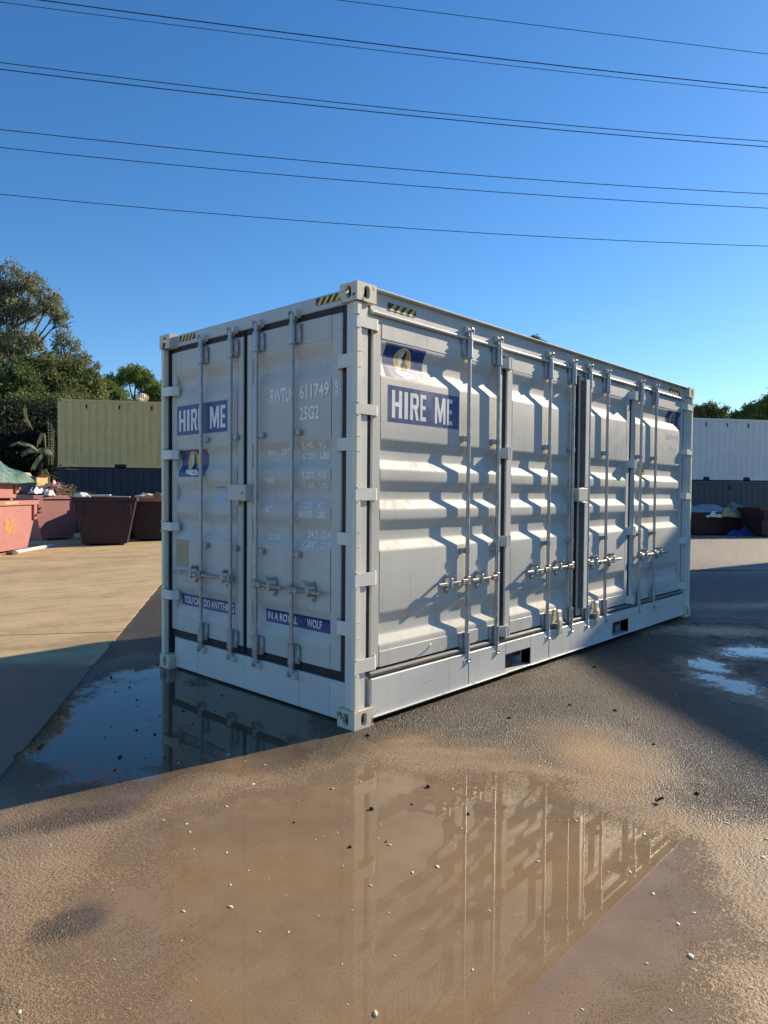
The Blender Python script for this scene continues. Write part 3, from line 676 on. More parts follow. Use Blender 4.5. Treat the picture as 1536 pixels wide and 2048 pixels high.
# ------------------------------------------------------------------ stacked containers behind
def stack_box(x,y,z,ang,ln,h,mat,label,vents=(),group=None,pock=((1.6,1.95),(4.1,4.45)),stripe=False,vtext=None):
    """local x along the visible long face, local y back into it, face at y=0"""
    t=empty('stacked_container',(x,y,z),math.radians(ang)); tag(t,label,'shipping container',group)
    w=2.438
    m=MB()
    pts=[];s=.16
    while s<ln-.30: pts += [(s,.006),(s+.072,.006),(s+.140,.056),(s+.212,.056)]; s+=.278
    pts.append((ln-.16,.012))
    for yy,sg in ((0,1),(w,-1)):
        m.add([(p[0],yy+sg*p[1],zz) for zz in(.14,h-.09) for p in pts],[(i,i+1,len(pts)+i+1,len(pts)+i) for i in range(len(pts)-1)])
    m.build('side_panel',mat,t)
    for a in (0,ln-.16):
        for b in (0,w-.16):
            m=MB(); m.box(a,a+.16,b,b+.16,.118,h-.118,.01); m.build('corner_post',mat,t)
            for zz in (0,h-.118):
                m=MB(); m.box(a-.006,a+.172,b-.008,b+.158,zz,zz+.118,.008); c=m.build('corner_casting',mat,t)
                m=MB(); yq=-.0095 if b==0 else w+.0005; m.prism([(a+.085+.03*math.cos(k*.5236),zz+.06+.042*math.sin(k*.5236)) for k in range(12)],1,yq,yq+.001); m.build('casting_hole',M['hole'],c)
    for b in (0,w-.06):
        m=MB(); m.box(.17,ln-.17,b+.004,b+.056,h-.10,h-.012,.006); m.build('top_rail',mat,t)
        edges=[.17]+[e for p in pock for e in p]+[ln-.17]
        for i in range(0,len(edges),2):
            m=MB(); m.box(edges[i],edges[i+1],b+.002,b+.058,.02,.15,.006); m.build('bottom_rail',mat,t)
        for p in pock:
            m=MB(); m.box(p[0],p[1],b+.02,b+.05,.02,.15); m.build('fork_pocket',M['hole'],t)
    m=MB(); m.box(.02,ln-.02,.05,w-.05,h-.05,h-.015); m.build('roof',mat,t)
    m=MB(); m.box(.05,ln-.05,.06,w-.06,.06,.14); m.build('floor_frame',M['under'],t)
    for a in (.02,ln-.05): m=MB(); m.box(a,a+.03,.12,w-.12,.03,h-.05); m.build('end_wall',mat,t)
    for v in vents:
        m=MB(); m.box(v-.045,v+.045,-.004,.05,h-.36,h-.16,.01); vv=m.build('vent',mat,t)
        m=MB(); m.box(v-.03,v+.03,-.008,-.003,h-.35,h-.19); m.build('vent_louvre',M['hole'],vv)
    if stripe:
        for k in range(5):
            m=MB(); m.add([(.28+k*.09,-.0,h-.085),(.32+k*.09,-.0,h-.085),(.345+k*.09,-.0,h-.045),(.305+k*.09,-.0,h-.045)],[(0,1,2,3)]); m.build('hazard_stripe',M['hazyel'],t,recalc=False)
    if vtext:
        s0,z0,chars=vtext
        for k,ch in enumerate(chars):
            if ch==' ': continue
            co,fs=text_mesh(ch); m=MB(); m.add([(s0+a*.075,.006,z0-.125*k+.10*b) for a,b in co],fs); m.build('lettering',M['navy'],t,recalc=False)
    return t
S0=stack_box(7.845,23.788,0,-35.5,12.19,2.405,M['navy'],'dark navy shipping container under the beige one, behind the red skip bins',vents=(1.25,4.0),stripe=True)
S1=stack_box(7.845,23.788,2.41,-35.5,12.19,2.59,M['beige'],'weathered beige shipping container with a roof turbine, stacked on the navy one',vents=(1.02,2.20,3.38),pock=((2.03,2.45),(5.2,5.6)))
# whirling turbine on the beige roof
tv=MB(); tv.tube([(2.95,.7,2.575),(2.95,.7,2.68)],.14,16); tp=tv.build('roof_turbine',M['galvroof'],S1,smooth=40)
tv=MB(); nb=22
for k in range(nb):
    a=k*6.28318/nb; pr=[]
    for j in range(7):
        e=j/6; rr=.135+.125*math.sin(math.pi*(.15+.75*e)); pr.append((rr,2.68+.27*e))
    vs_=[]
    for rr,zz in pr:
        for da in (-.02,.17): vs_.append((2.95+rr*(1-.12*(da>0))*math.cos(a+da),.7+rr*(1-.12*(da>0))*math.sin(a+da),zz))
    tv.add(vs_,[(2*j,2*j+1,2*j+3,2*j+2) for j in range(6)])
tv.build('turbine_vanes',M['galvroof'],tp,recalc=False)
tv=MB(); tv.tube([(2.95,.7,2.945),(2.95,.7,2.96),(2.95,.7,2.985)],[.16,.13,.03],16); tv.build('turbine_cap',M['galvroof'],tp)
S2=stack_box(24.35,8.94,0,-35.4,12.19,2.165,M['slate'],'dark slate shipping container under the pale grey one, behind the tarped bins',vents=(4.85,8.6))
S3=stack_box(24.35,8.94,2.17,-35.4,12.19,2.59,M['offwhite'],'pale grey shipping container stacked on the slate one at the right of the yard',vents=(3.62,4.62,5.65,6.72),pock=((3.55,3.85),(5.45,5.78),(7.4,7.75)),vtext=(6.69,2.12,'TCKU 027714 4'))
# unseen stack added right of the view, turned to shade the far door leaf
for k in range(3):
    stack_box(21.07-8*.6293+2.438*.7771,-3.91-8*.7771-2.438*.6293,2.904*k,51,12.19,2.896 if k<2 else 2.902,(M['slate'],M['navy'],M['offwhite'])[k],
        ('slate container at the bottom of the unseen three-high stack added to cast shade','navy container in the middle of the unseen three-high stack added to cast shade','pale grey container on top of the unseen three-high stack added to cast shade')[k])

# ------------------------------------------------------------------ skip bins
def skip(x,y,ang,Lb,a,h,wd,mat,label,z=0.,patch=False,rim=None,name='skip_bin'):
    t=empty(name,(x,y,z),math.radians(ang)); tag(t,label,'skip bin','steel skip bins along the yard')
    th=.03
    m=MB()   # long faces (trapezoids) and sloped ends, open top
    for yy in (0,wd-th):
        m.prism([(0,.06),(Lb,.06),(Lb+a,h-.10),(Lb+a,h),(-a,h),(-a,h-.10)],1,yy,yy+th)
    m.add([(0,th,.06),(Lb,th,.06),(Lb,wd-th,.06),(0,wd-th,.06),(-a,th,h),(Lb+a,th,h),(Lb+a,wd-th,h),(-a,wd-th,h)],[(0,1,2,3),(0,3,7,4),(1,2,6,5)])
    m.build('body',mat,t)
    rm=rim or mat
    for b in ((-a-.05,Lb+a+.05,-.05,.04),(-a-.05,Lb+a+.05,wd-.04,wd+.05)):
        m=MB(); m.box(b[0],b[1],b[2],b[3],h-.03,h+.09,.008); m.build('rim',rm,t)
    for b in ((-a-.05,-a+.04),(Lb+a-.04,Lb+a+.05)):
        m=MB(); m.box(b[0],b[1],.042,wd-.042,h-.03,h+.09,.008); m.build('rim',rm,t)
    for s in (Lb*.12,Lb*.88):
        m=MB(); m.box(s-.06,s+.06,.02,wd-.02,0,.06); m.build('skid',mat,t)
    for s in (-a+.10,Lb+a-.26):
        for yy,e in ((-.06,0),(wd,wd+.06)):
            m=MB(); m.box(s,s+.16,yy,e if yy<0 else wd+.06,h-.42,h-.032,.008); m.tube([(s+.08,yy-.06 if yy<0 else wd+.06,h-.30),(s+.08,yy if yy<0 else wd+.14,h-.30)],.035,8); m.build('lifting_lug',mat,t)
    if patch:
        m=MB(); m.box(Lb*.48,Lb*.72,-.006,0.,h*.38,h*.70); m.build('rust_panel',plain('rusty_panel',(.40,.19,.08),.7,0,.35,9),t)
        m=MB(); m.box(Lb*.45,Lb*.75,-.0535,-.05,h,h+.07); m.build('rim_label',plain('faded_rim_label',(.46,.30,.16),.7,0,.2,14),t)
    return t
BA=skip(2.21,14.25,45,2.29,.53,1.19,1.5,M['binred'],'sunlit worn red skip bin with a rusty square, at the left edge',patch=True)
BB=skip(5.36,18.88,12,1.06,.26,1.30,1.5,M['binred'],'red skip bin half in shadow, between the sunlit bin and the dark maroon one')
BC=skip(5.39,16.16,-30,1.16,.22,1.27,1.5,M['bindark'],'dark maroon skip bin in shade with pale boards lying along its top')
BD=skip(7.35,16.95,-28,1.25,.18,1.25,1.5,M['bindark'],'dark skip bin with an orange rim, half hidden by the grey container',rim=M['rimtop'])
BH=skip(7.39,18.45,-30,1.1,.22,1.27,1.5,M['bindark'],'dark skip bin mostly hidden behind the maroon one, added to shade the red bin')  # extra bin added so its shadow falls on the red bin
BE=skip(2.21+.7071*(.38-.11),14.25+.7071*(.38+.11),45,1.55,.14,.60,1.2,M['binred'],'small pink red skip bin stacked on the sunlit bin under a green tarpaulin',z=1.285)
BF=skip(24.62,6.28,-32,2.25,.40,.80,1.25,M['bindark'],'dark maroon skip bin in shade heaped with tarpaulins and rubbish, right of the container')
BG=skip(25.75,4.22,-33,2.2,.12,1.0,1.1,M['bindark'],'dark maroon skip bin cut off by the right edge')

def lumpy(name,mat,cx,cy,cz,rx,ry,rz,seed,label,cat,ang=0,amp=.25,kind=None,drape=0.,nu=26,nv=18):
    """crumpled sheet heaped over something"""
    rg=np.random.default_rng(seed); ph=rg.uniform(0,6.28,(6,3)); fr=rg.uniform(2,7,(6,2))
    def P(a,b):
        x,y=a*2-1,b*2-1; q=max(0,1-x*x)*max(0,1-y*y)
        n=sum(math.sin(fr[k,0]*x+ph[k,0])*math.sin(fr[k,1]*y+ph[k,1]) for k in range(6))/6
        return (x*rx*(1+.12*n), y*ry*(1+.12*n), rz*(q**.6)*(1+amp*2*n)-drape*(1-q)**2+ .05*n)
    m=MB(); m.grid(P,nu,nv)
    base=m.v[:]; off=len(m.v); m.v += [(p[0]*.985,p[1]*.985,p[2]-.015) for p in base]; m.f += [tuple(i+off for i in q[::-1]) for q in m.f]
    o=m.build(name,mat,None,smooth=50,recalc=False); o.location=(cx,cy,cz); o.rotation_euler=(0,0,math.radians(ang))
    return tag(o,label,cat,kind=kind)
def loc(root,x,y,z):
    a=root.rotation_euler.z; c,s=math.cos(a),math.sin(a); p=root.location
    return (p.x+c*x-s*y, p.y+s*x+c*y, p.z+z)
# green tarpaulin over the small stacked bin
lumpy('tarpaulin',M['gtarp'],*loc(BE,1.02,.52,.68),1.16,.80,.24,3,'ragged green tarpaulin draped over the small stacked red bin','tarpaulin',45,.75,drape=.24)
def boxthing(name,mat,at,dims,ang,label,cat,tilt=(0,0),ch=.004):
    m=MB(); x,y,z=dims; m.box(-x/2,x/2,-y/2,y/2,0,z,ch); o=m.build(name,mat); o.location=at; o.rotation_euler=(tilt[0],tilt[1],math.radians(ang)); return tag(o,label,cat)
cb=empty('cardboard_box',loc(BB,.06,.45,1.66),math.radians(40)); tag(cb,'open brown cardboard box on the tangled scrap wire','cardboard box')
for k,(b,mt) in enumerate((((-.32,.32,-.24,-.23,0,.30),M['cardboard']),((-.32,.32,.23,.24,0,.30),M['greycard']),((-.32,-.31,-.23,.23,0,.30),M['greycard']),((.31,.32,-.23,.23,0,.30),M['cardboard']),((-.31,.31,-.23,.23,0,.01),M['cardboard']))):  # walls turned from the sun are grey, shade put into the card colour
    m=MB(); m.box(*b); m.build('side' if k<4 else 'bottom',mt,cb)
m=MB(); m.add([(-.32,-.24,.30),(.32,-.24,.30),(.30,-.40,.36),(-.30,-.40,.36)],[(0,1,2,3)]); m.build('flap',M['cardboard'],cb)
m=MB(); m.add([(-.32,.24,.30),(.32,.24,.30),(.34,.34,.42),(-.30,.34,.42)],[(0,1,2,3)]); m.build('flap',M['cardboard'],cb)
boxthing('board',M['greycard'],loc(BB,-.30,.35,1.50),(.36,.06,.50),-20,'dark grey board standing in the scrap beside the cardboard box','board',(-.25,.1))
lumpy('plastic_bag',M['wplastic'],*loc(BB,.25,.02,1.40),.16,.12,.16,21,'small white plastic bag over the rim of the half-shadowed bin','plastic bag',20,.3)
lumpy('plastic_bag',M['pinkbag'],*loc(BB,.60,.25,1.58),.15,.14,.22,22,'pink plastic bag among the scrap wire','plastic bag',0,.4)
lumpy('plastic_bag',M['wplastic'],*loc(BB,-.10,.12,1.46),.24,.12,.16,23,'crumpled white plastic sheet left of the scrap wire','plastic sheet',30,.5)
lumpy('plastic_bag',M['wplastic'],*loc(BC,-.02,.10,1.34),.24,.14,.13,24,'white sack lying on the left end of the dark maroon bin','sack',-30,.2)
# tangled scrap wire
def tangle(name,mat,root,x0,x1,y0,y1,z0,z1,n,seed,label,cat,rad=.006):
    rg=random.Random(seed); m=MB()
    for k in range(n):
        p=Vector((rg.uniform(x0,x1),rg.uniform(y0,y1),rg.uniform(z0,z1))); d=rg.uniform(0,6.28); pts=[p.copy()]
        for j in range(9):
            d+=rg.uniform(-.9,.9); p=p+Vector((math.cos(d)*.11,math.sin(d)*.09,rg.uniform(-.05,.05)))
            p.x=min(max(p.x,x0),x1); p.y=min(max(p.y,y0),y1); p.z=min(max(p.z,z0),z1+.06); pts.append(p.copy())
        m.tube(pts,rad*rg.uniform(.6,1.5),4,False)
    o=m.build(name,mat,None,recalc=False); o.location=root.location; o.rotation_euler=root.rotation_euler
    return tag(o,label,cat,kind='stuff')
tangle('scrap_wire',M['cabl'],BB,-.25,.85,.1,.8,1.30,1.74,210,5,'tangled grey scrap wire heaped in the half-shadowed bin','scrap wire')
tangle('scrap_heap',M['scrapb'],BB,.50,1.2,.05,.7,1.30,1.66,130,6,'brown twigs and scrap at the right end of the half-shadowed bin','scrap',.008)
m=MB(); rg=random.Random(2)
for k in range(120):
    a=Vector((rg.uniform(-.28,.30),rg.uniform(-.1,.25),rg.uniform(0,.1))); m.tube([a,a+Vector((rg.uniform(-.14,.14),rg.uniform(-.1,.1),rg.uniform(.03,.17)))],[.012,.004],3,False)
o=m.build('garden_cuttings',M['green'],None,recalc=False); o.location=loc(BC,-.05,.45,1.30); tag(o,'green garden cuttings on the corner of the dark maroon bin','cuttings',kind='stuff')
boxthing('board',M['timber'],loc(BC,.72,.10,1.365),(1.05,.22,.03),-32,'long pale board lying along the top of the dark maroon bin','board',(0,.02))
boxthing('board',M['wplastic'],loc(BC,.35,.22,1.40),(.75,.20,.03),-36,'white plastic panel lying on the pale board','panel',(0,-.02))
boxthing('plank',M['timber'],loc(BD,.50,.15,1.34),(.62,.09,.04),-22,'short pale plank sloping out of the dark bin with the orange rim','plank',(0,.42))
boxthing('plank',M['timber'],loc(BD,.98,.20,1.36),(.70,.07,.04),-10,'steep pale stick leaning up out of the dark bin with the orange rim','plank',(0,.95))
lumpy('rubble_sack',M['rimtop'],*loc(BD,.75,.25,1.32),.32,.2,.16,28,'rusty red rag on the dark bin with the orange rim','rag',-28,.4)
lumpy('rubbish_bag',M['timber'],*loc(BD,.35,.3,1.32),.35,.2,.12,29,'pale crumpled sheet on the dark bin with the orange rim','sheet',-28,.4)
# white downpipe lying in front of the sunlit bin
dp=empty('downpipe',(3.12,14.75,.045),math.radians(46)); tag(dp,'white downpipe lying on the ground in front of the sunlit red bin','downpipe')
m=MB(); m.box(0,1.78,-.05,.05,-.03,.04,.01); m.build('pipe',M['wplastic'],dp)
m=MB(); m.box(1.78,2.25,-.045,.045,-.03,.035,.01); m.build('pipe_end',M['pale'],dp)
m=MB(); m.box(-.30,.0,-.10,.06,-.03,.025,.008); m.build('bracket',M['bark'],dp)
# right hand bins: tarps and rubbish
lumpy('tarpaulin',M['btarp'],*loc(BF,.05,.50,.86),.55,.5,.26,31,'blue grey tarpaulin at the left end of the shaded bin beside the container','tarpaulin',-32,.2,drape=.05)
lumpy('tarpaulin',M['btarp'],*loc(BF,.95,.52,.88),.75,.5,.30,32,'larger blue grey tarpaulin over the middle of the shaded bin','tarpaulin',-32,.2,drape=.05)
lumpy('tarpaulin',M['gtarp2'],*loc(BF,2.05,.40,.82),.55,.55,.40,33,'sage green tarpaulin bundled on the right end of the shaded bin','tarpaulin',-32,.35,drape=.12)
lumpy('plastic_bag',M['cardboard'],*loc(BF,1.45,-.02,.74),.38,.16,.22,34,'crumpled brown cardboard hanging over the front of the shaded bin','cardboard',-26,.5)
lumpy('plastic_bag',M['wplastic'],*loc(BF,.80,.0,.72),.35,.14,.18,35,'white torn plastic hanging over the front of the shaded bin','plastic sheet',-32,.5)
lumpy('tarpaulin',M['bluetarp'],25.95,4.98,.0,.55,.35,.22,36,'crumpled blue tarpaulin on the ground between the right hand bins','tarpaulin',-30,.4)

# ------------------------------------------------------------------ trees
def quads_mesh(name,P,mat,parent):
    n=len(P); me=bpy.data.meshes.new(name); me.vertices.add(n*4); me.vertices.foreach_set('co',P.reshape(-1).astype(np.float32))
    me.loops.add(n*4); me.loops.foreach_set('vertex_index',np.arange(n*4,dtype=np.int32))
    me.polygons.add(n); me.polygons.foreach_set('loop_start',np.arange(0,n*4,4,dtype=np.int32)); me.polygons.foreach_set('loop_total',np.full(n,4,dtype=np.int32))
    me.update(calc_edges=True); me.materials.append(mat); return link(name,me,parent)
def leaves(blobs,dens,size,clump,droop,rg,asp=.35):
    out=[]
    for x,y,z,rr in blobs:
        nc=max(6,int(dens*rr*rr*4))
        d=rg.normal(size=(nc,3)); d/=np.linalg.norm(d,axis=1)[:,None]
        c=np.array([x,y,z])+d*(rr*rg.uniform(.25,1.0,(nc,1))**.5)*np.array([1,1,.85])*(1+.25*rg.normal(size=(nc,1))*.5)
        k=clump; p=np.repeat(c,k,0)+rg.normal(size=(nc*k,3))*(.075+rr*.055)
        ax=rg.normal(size=(nc*k,3)); ax[:,2]-=droop; ax/=np.linalg.norm(ax,axis=1)[:,None]
        b=rg.normal(size=(nc*k,3)); b-=ax*(b*ax).sum(1)[:,None]; b/=np.linalg.norm(b,axis=1)[:,None]
        s=size*rg.uniform(.6,1.4,(nc*k,1)); w=s*asp
        out.append(np.stack([p,p+ax*s*.5+b*w*.5,p+ax*s,p+ax*s*.5-b*w*.5],1))
    return np.concatenate(out)
def tree(base,blobs,leafm,label,group,seed,dens=60,size=.2,clump=16,droop=.6,tr=.22,cat='tree',name='tree',asp=.38):
    t=empty(name,base); tag(t,label,cat,group); rg=np.random.default_rng(seed); B=Vector(base)
    bl=[(a-B.x,b-B.y,c-B.z,d) for a,b,c,d in blobs]
    top=max(b[2] for b in bl); cx=sum(b[0] for b in bl)/len(bl); cy=sum(b[1] for b in bl)/len(bl)
    m=MB(); tp=[Vector((cx*k*k*.6+.12*math.sin(3*k+seed),cy*k*k*.6+.1*math.cos(4*k+seed),top*.80*k)) for k in (0,.2,.4,.6,.8,1)]
    m.tube(tp,[tr,tr*.85,tr*.7,tr*.55,tr*.4,tr*.15],8)
    m.build('trunk',M['bark'],t,smooth=60)
    m=MB()
    for x,y,z,rr in bl:
        st=min(tp,key=lambda p:abs(p.z-max(0,z-.35*top*.5-rr))); e=Vector((x,y,z)); md=(st+e)*.5+Vector((0,0,-.15*(e-st).length*.4))
        m.tube([st,md,e],[tr*.33,tr*.22,tr*.07],5,False)
        for q in range(3):
            w=e+Vector(rg.normal(size=3).tolist())*rr*.6; m.tube([md*.4+e*.6,w],[tr*.12,tr*.03],4,False)
    m.build('branch',M['bark'],t,recalc=False)
    quads_mesh('crown',leaves(bl,dens,size,clump,droop,rg,asp),leafm,t)
    return t
G='trees beyond the yard'
R0_,F0_,C0_=Vector((.6796,-.7335,0)),Vector((.7342,.6790,0)),Vector((-3.169,-3.181,0))
tree((12.19,42.05,0),[(12.59,42.15,14.13,1.14),(14.00,42.10,14.14,.80),(14.20,40.36,12.80,.70),(14.3,38.93,11.66,.50),(13.77,42.28,12.60,.9),(12.36,42.33,12.33,1.20),(11.45,43.33,12.92,1.5),(12.56,40.56,10.32,.88),(13.59,40.91,10.40,.60),(12.74,43.31,10.44,1.07),(11.41,43.27,10.22,1.5),(14.45,40.0,12.2,.45),(14.7,41.0,13.1,.4)],M['euc'],'tall grey-green eucalyptus with open sprays at the left edge, highest of the trees',G,1,20,.20,22,1.0,.30,name='eucalyptus_tree')
tree((14.21,38.39,0),[(14.26,38.74,10.70,.42),(14.64,38.29,10.06,.46),(15.47,38.85,9.52,.45),(15.52,37.30,8.95,.29),(14.96,39.39,9.36,.60),(13.84,39.13,9.31,.64),(14.15,38.83,10.05,.38)],M['euc'],'slender eucalyptus with thin leaning sprays, right of the tallest tree',G,2,26,.18,18,1.0,.16,name='eucalyptus_tree')
tree((12.57,35.75,0),[(12.49,36.11,7.74,1.14),(13.84,36.12,7.92,.95),(11.75,36.92,8.06,.81),(12.84,35.69,6.71,1.22),(14.65,36.69,7.00,1.14),(12.08,36.46,5.62,1.36),(14.6,36.0,7.6,.7)],M['olive'],'dense olive green tree rising just left of the beige container roof',G,3,62,.19,22,.2,.25,name='broadleaf_tree')
tree((9.82,35.78,0),[(10.43,35.35,6.94,1.23),(9.56,36.30,7.19,1.29),(10.41,35.32,5.40,1.54),(9.70,37.54,4.96,1.59),(8.85,37.03,6.15,1.54)],M['dark'],'dense dark tree at the left edge below the tall eucalyptus',G,4,55,.19,22,.2,.25,name='broadleaf_tree')
tree((19.28,40.28,0),[(19.24,40.65,9.09,.70),(20.02,39.80,8.90,.62),(18.57,41.36,8.65,.62),(18.57,42.81,8.13,.90),(20.70,39.25,8.02,.66),(19.66,40.12,6.95,.85),(18.0,41.40,7.11,.99),(21.30,39.84,7.46,.80),(19.2,39.35,9.2,.5)],M['green'],'spreading umbrella-topped tree above the beige container roof',G,5,48,.18,18,.2,.22,name='broadleaf_tree')
tree((15.0,38.2,0),[(16.40,37.76,7.52,0.72),(16.08,38.12,7.82,0.60),(16.89,37.23,7.29,0.54),(16.25,37.90,6.83,0.84),(16.20,39.46,7.56,0.77),(16.96,37.12,6.63,0.72)],M['green'],'leafy green tree between the olive tree and the umbrella-topped one, above the beige roof',G,15,60,.18,18,.2,.18,name='broadleaf_tree')
tree((21.8,41.2,0),[(21.53,41.10,8.54,0.58),(21.95,40.64,8.30,0.69),(21.25,41.39,8.05,0.62),(22.83,41.18,8.80,0.77),(21.66,40.92,7.61,0.82),(20.41,40.85,8.65,0.40)],M['olive'],'rounded tree behind the roof turbine beside the grey container corner',G,16,60,.19,18,.2,.18,name='broadleaf_tree')
tree((8.3,28.4,0),[(8.12,28.86,3.25,1.18),(8.84,28.06,2.62,.86),(7.67,29.30,1.96,1.29),(9.08,27.86,3.91,.64),(8.75,28.11,1.55,.96)],M['shade_dark'],'dark shaded shrub beside the end of the beige container',G,6,110,.17,15,.2,.12,cat='shrub',name='shrub')
tree((7.4,31.2,0),[(7.29,31.23,3.30,1.55),(7.12,31.35,1.52,1.33),(8.37,30.12,4.42,.89),(9.2,31.5,4.6,1.3),(10.4,31.0,4.4,1.4)],M['shade_dark'],'tall dark shrub behind the palm at the left',G,7,90,.18,15,.2,.14,cat='shrub',name='shrub')
tree((11.5,33.5,0),[(10.6,33.4,5.0,1.4),(12.2,33.0,5.3,1.3),(13.6,32.6,5.2,1.3),(11.0,33.6,3.0,1.6),(15.2,32.4,5.4,1.0)],M['olive'],'bushy olive shrub between the dense tree and the beige container',G,8,75,.19,15,.2,.14,cat='shrub',name='shrub')
tree((55.37,16.04,0),[(55.07,16.65,8.12,.64),(55.75,15.92,8.37,.60),(56.24,15.38,8.06,.44),(56.62,14.98,8.45,.2),(55.19,16.48,7.36,.80),(56.01,15.60,7.37,.88),(54.44,17.31,7.75,.80)],M['olive'],'tree top over the pale grey container, next to the far container corner',G,9,85,.24,14,.2,.25,name='broadleaf_tree')
tree((60.28,13.68,0),[(60.02,14.26,8.47,.62),(60.73,13.50,8.73,.83),(59.26,15.07,8.05,.46),(61.66,12.51,8.99,1.24),(59.67,14.60,7.60,.91),(60.80,13.38,7.61,1.16),(58.97,15.36,7.59,.58)],M['green'],'tree top over the pale grey container at the right edge',G,10,80,.25,14,.2,.25,name='broadleaf_tree')
tree((49.94,27.79,0),[(49.79,28.50,14.65,.43),(50.23,28.02,14.31,.36),(50.71,27.47,13.76,.32),(50.86,28.77,13.44,1.0),(49.23,29.00,12.16,1.29),(50.68,27.42,11.75,1.4),(49.6,28.2,10.2,1.7),(50.9,28.9,9.4,1.6),(48.6,29.4,9.3,1.5),(50.2,26.6,9.6,1.4)],M['dark'],'tall tree of which only a tuft shows above the grey container roof',G,11,85,.24,14,.2,.3,name='broadleaf_tree')
# low bushland that closes the view beyond the yard
wb=[]; rw=np.random.default_rng(77)
for k in range(84):
    la=-46+92*k/83; d=66+rw.uniform(-3,5); hh=rw.uniform(4.6,6.6)
    for z_,r_ in ((hh*.3,2.4),(hh*.68,2.1)):
        p=C0_+F0_*d+R0_*(la+rw.uniform(-.5,.5)); wb.append((p.x,p.y,z_+rw.uniform(-.3,.3),r_*rw.uniform(.8,1.1)))
tag(quads_mesh('bushland',leaves(wb,12,.5,14,.2,rw,.5),M['dark'],None),'low dark bushland beyond the container rows','bushland',kind='stuff')
# palm with green and hanging dry fronds
pm=empty('palm',(8.30,26.95,0)); tag(pm,'palm with pale green and hanging dry fronds between the bins and the beige container','palm')
m=MB(); m.tube([(0,0,0),(.03,-.1,1.5),(.06,-.35,3.0)],[.07,.06,.05],8); m.build('trunk',M['debris'],pm,smooth=60)
def frond(pts,ln,mat,n=34,hang=.3,seed=0):
    rg=np.random.default_rng(seed); m=MB(); K=.72 if mat is M['frond'] and ln>.1 else 1.; ln*=K
    pts=[Vector((.06,-.4,3.0))+(Vector(p)-Vector((0,0,3.2)))*K if K<1 else Vector(p) for p in pts]
    def at(t):
        k=t*(len(pts)-1); i=min(int(k),len(pts)-2); return pts[i].lerp(pts[i+1],k-i)
    m.tube(pts,[.018]*(len(pts)-1)+[.005],5,False)
    sd=(pts[-1]-pts[0]).cross(Vector((0,0,1)))
    sd=sd.normalized() if sd.length>.05 else Vector((.7,-.7,0))
    for k in range(n):
        t=.12+.88*k/n; p=at(t); q=at(min(1,t+.05)); fw=(q-p).normalized() if (q-p).length>1e-4 else Vector((0,0,-1))
        for s in (1,-1):
            l=ln*(.55+.45*math.sin(math.pi*min(1,t*1.05)))*rg.uniform(.8,1.15); d=(sd*s*.8+fw*.55+Vector((0,0,-hang))).normalized()
            e=p+d*l; wv=fw*.016; md=p+d*l*.5+Vector((0,0,.02))
            m.add([p-wv,p+wv,md+wv*1.3,md-wv*1.3,e],[(0,1,2,3),(3,2,4)])
    return m.build('frond',mat,pm,recalc=False)
frond([(0,0,3.2),(-.30,.35,3.55),(-.55,.75,3.50),(-.75,1.1,3.2)],.50,M['frond'],30,.5,1)
frond([(0,0,3.2),(-.10,-.25,3.55),(.05,-.5,3.55),(.20,-.75,3.2)],.45,M['frond'],30,.5,2)
frond([(0,0,3.25),(-.25,-.1,3.05),(-.5,-.15,2.7),(-.6,-.2,2.4)],.42,M['frond'],28,.7,3)
frond([(0,0,3.3),(.04,-.3,3.9),(.08,-.55,3.85),(.10,-.66,3.0)],.20,M['dryfrond'],34,1.6,4)
frond([(0,0,2.2),(.12,-.55,2.40),(.16,-.75,2.2),(.12,-.85,1.35)],.22,M['dryfrond'],34,1.6,5)
for k,(a,b) in enumerate(((.32,-.35),(.40,-.42),(.48,-.38))): frond([(a,b,2.6),(a+.02,b,3.5),(a-.02+.03*k,b-.02,4.5-.2*k)],.07,M['frond'],14,.2,8+k)
frond([(0,0,3.2),(-.5,.1,3.7),(-1.1,.3,3.9),(-1.5,.5,3.7)],.5,M['frond'],30,.4,11)
frond([(-.2,-.1,4.0),(-.45,-.05,4.6),(-.5,-.1,5.0),(-.48,-.16,4.4)],.2,M['dryfrond'],24,1.4,12)

# ------------------------------------------------------------------ overhead cables
WIRES=[((4.391,4.607),(10.016,.277),.005,.006,'topmost overhead cable, crossing the upper right corner of the sky'),
 ((1.2,8.082),(11.106,.55),.055,.010,'thicker of the two uppermost paired cables'),((.804,8.584),(11.282,.594),.058,.0062,'thinner cable just below the thick uppermost one'),
 ((1.351,10.224),(13.245,1.086),.104,.009,'upper cable of the middle pair'),((1.422,10.436),(13.502,1.15),.094,.0105,'lower, thicker cable of the middle pair'),
 ((2.171,12.683),(16.081,1.797),.134,.0105,'first single cable below the middle pair'),((2.446,13.508),(17.03,2.034),.132,.0105,'second single cable below the middle pair'),
 ((3.317,16.119),(20.089,2.801),.177,.0115,'lowest overhead cable, nearest the container roof')]
for (a,b,sag,rad,lab) in WIRES:
    A,B_=Vector((*a,9.)),Vector((*b,9.)); m=MB(); pts=[]
    for k in range(41):
        t=-1.6+4.2*k/40; p=A.lerp(B_,t); p.z=9.-4*sag*t*(1-t); pts.append(p)
    m.tube(pts,rad*.78,6); o=m.build('overhead_cable',M['wire'],None,smooth=60,recalc=False); tag(o,lab,'cable','overhead cables')

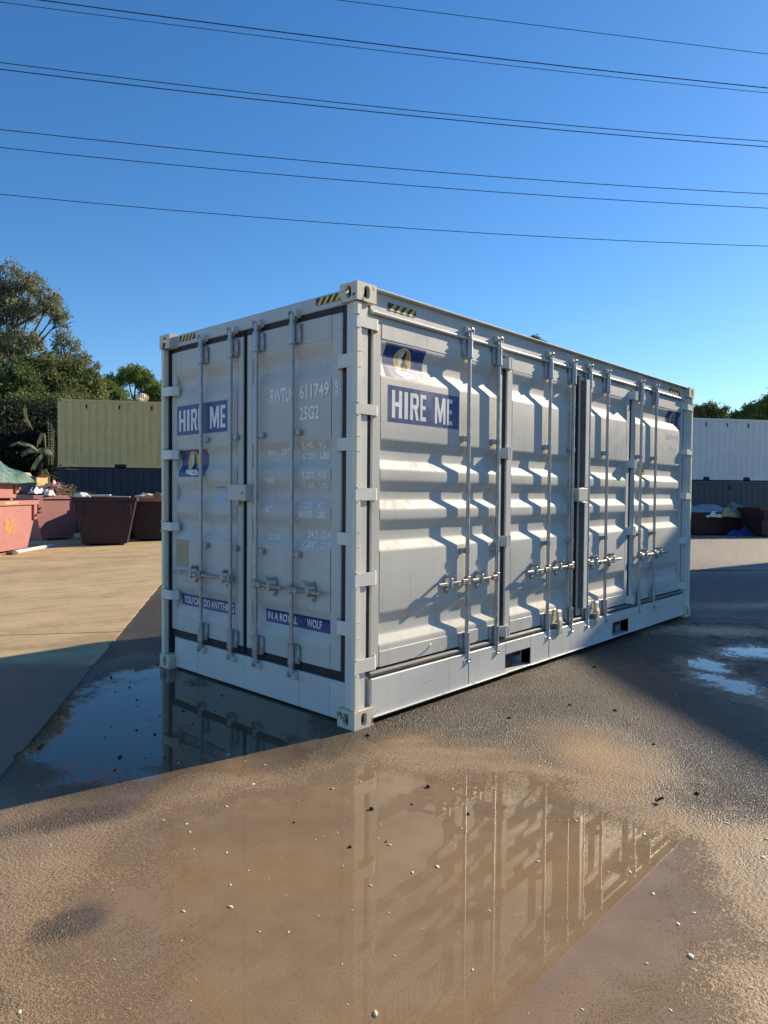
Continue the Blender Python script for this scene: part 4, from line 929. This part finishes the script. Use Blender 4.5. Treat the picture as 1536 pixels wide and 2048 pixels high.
# ------------------------------------------------------------------ pebbles and litter on the ground
def pebble_mesh(seed,sq=.55):
    bm=bmesh.new(); bmesh.ops.create_icosphere(bm,subdivisions=1,radius=1); rg=random.Random(seed)
    for v in bm.verts: k=rg.uniform(.7,1.25); v.co=Vector((v.co.x*k*1.25,v.co.y*k*rg.uniform(.7,1.0),v.co.z*sq*rg.uniform(.75,1.1)))
    me=bpy.data.meshes.new('pebble'); bm.to_mesh(me); bm.free()
    me.polygons.foreach_set('use_smooth',[True]*len(me.polygons)); return me
pm_=[]
for k in range(6):
    me=pebble_mesh(k,.38); me.materials.append(M['pebble']); pm_.append(me)
R_,F_=Vector((.6796,-.7335,0)),Vector((.7342,.6790,0)); C_=Vector((-3.169,-3.181,0))
rg=random.Random(5)
for k in range(170):
    d=rg.uniform(1.9,4.1)**1.0; l=rg.uniform(-.58,.60)*d*.95
    if d>3.3 and rg.random()<.5: continue
    p=C_+F_*d+R_*l; s=rg.choice((.003,.0035,.004,.005,.005,.006,.007,.009,.012))*rg.uniform(.8,1.15)
    o=link('pebble',pm_[k%6]); o.location=(p.x,p.y,s*.08); o.scale=(s,s*rg.uniform(.6,1.),s*rg.uniform(.45,.9)); o.rotation_euler=(0,0,rg.uniform(0,6.28))
    tag(o,'small pale pebble lying in the muddy water in the foreground','pebble','pale pebbles in the muddy water')
dm=[]
for k in range(3):
    me=pebble_mesh(20+k,.8); me.materials.append(M['debris']); dm.append(me)
for k in range(60):
    if k<26: p=E0+ED*rg.uniform(-.1,2.6)-EN*rg.uniform(.05,1.1)
    else:
        d=rg.uniform(3.0,6.5); p=C_+F_*d+R_*rg.uniform(-.45,.5)*d
        if p.x>-.05 and p.y>-.05: continue
    s=rg.choice((.005,.006,.008,.011))*rg.uniform(.8,1.3)
    o=link('grit_lump',dm[k%3]); o.location=(p.x,p.y,s*.3); o.scale=(s,s,s); o.rotation_euler=(0,0,rg.uniform(0,6.28))
    tag(o,'dark lump of grit or bark lying on the wet ground','grit','dark grit lumps on the wet ground')
lf=MB(); lf.grid(lambda a,b:((a-.5)*.034*math.sin(math.pi*(.1+.85*b)),(b-.5)*.045,.006+.022*abs(a-.5)+.007*math.sin(5*b+2*a)),8,8)
o=lf.build('dead_leaf',M['debris'],None,recalc=False); o.location=(.329,-1.842,.004); o.rotation_euler=(0,0,.8); tag(o,'curled dark dead leaf on the asphalt right of the puddle','leaf')
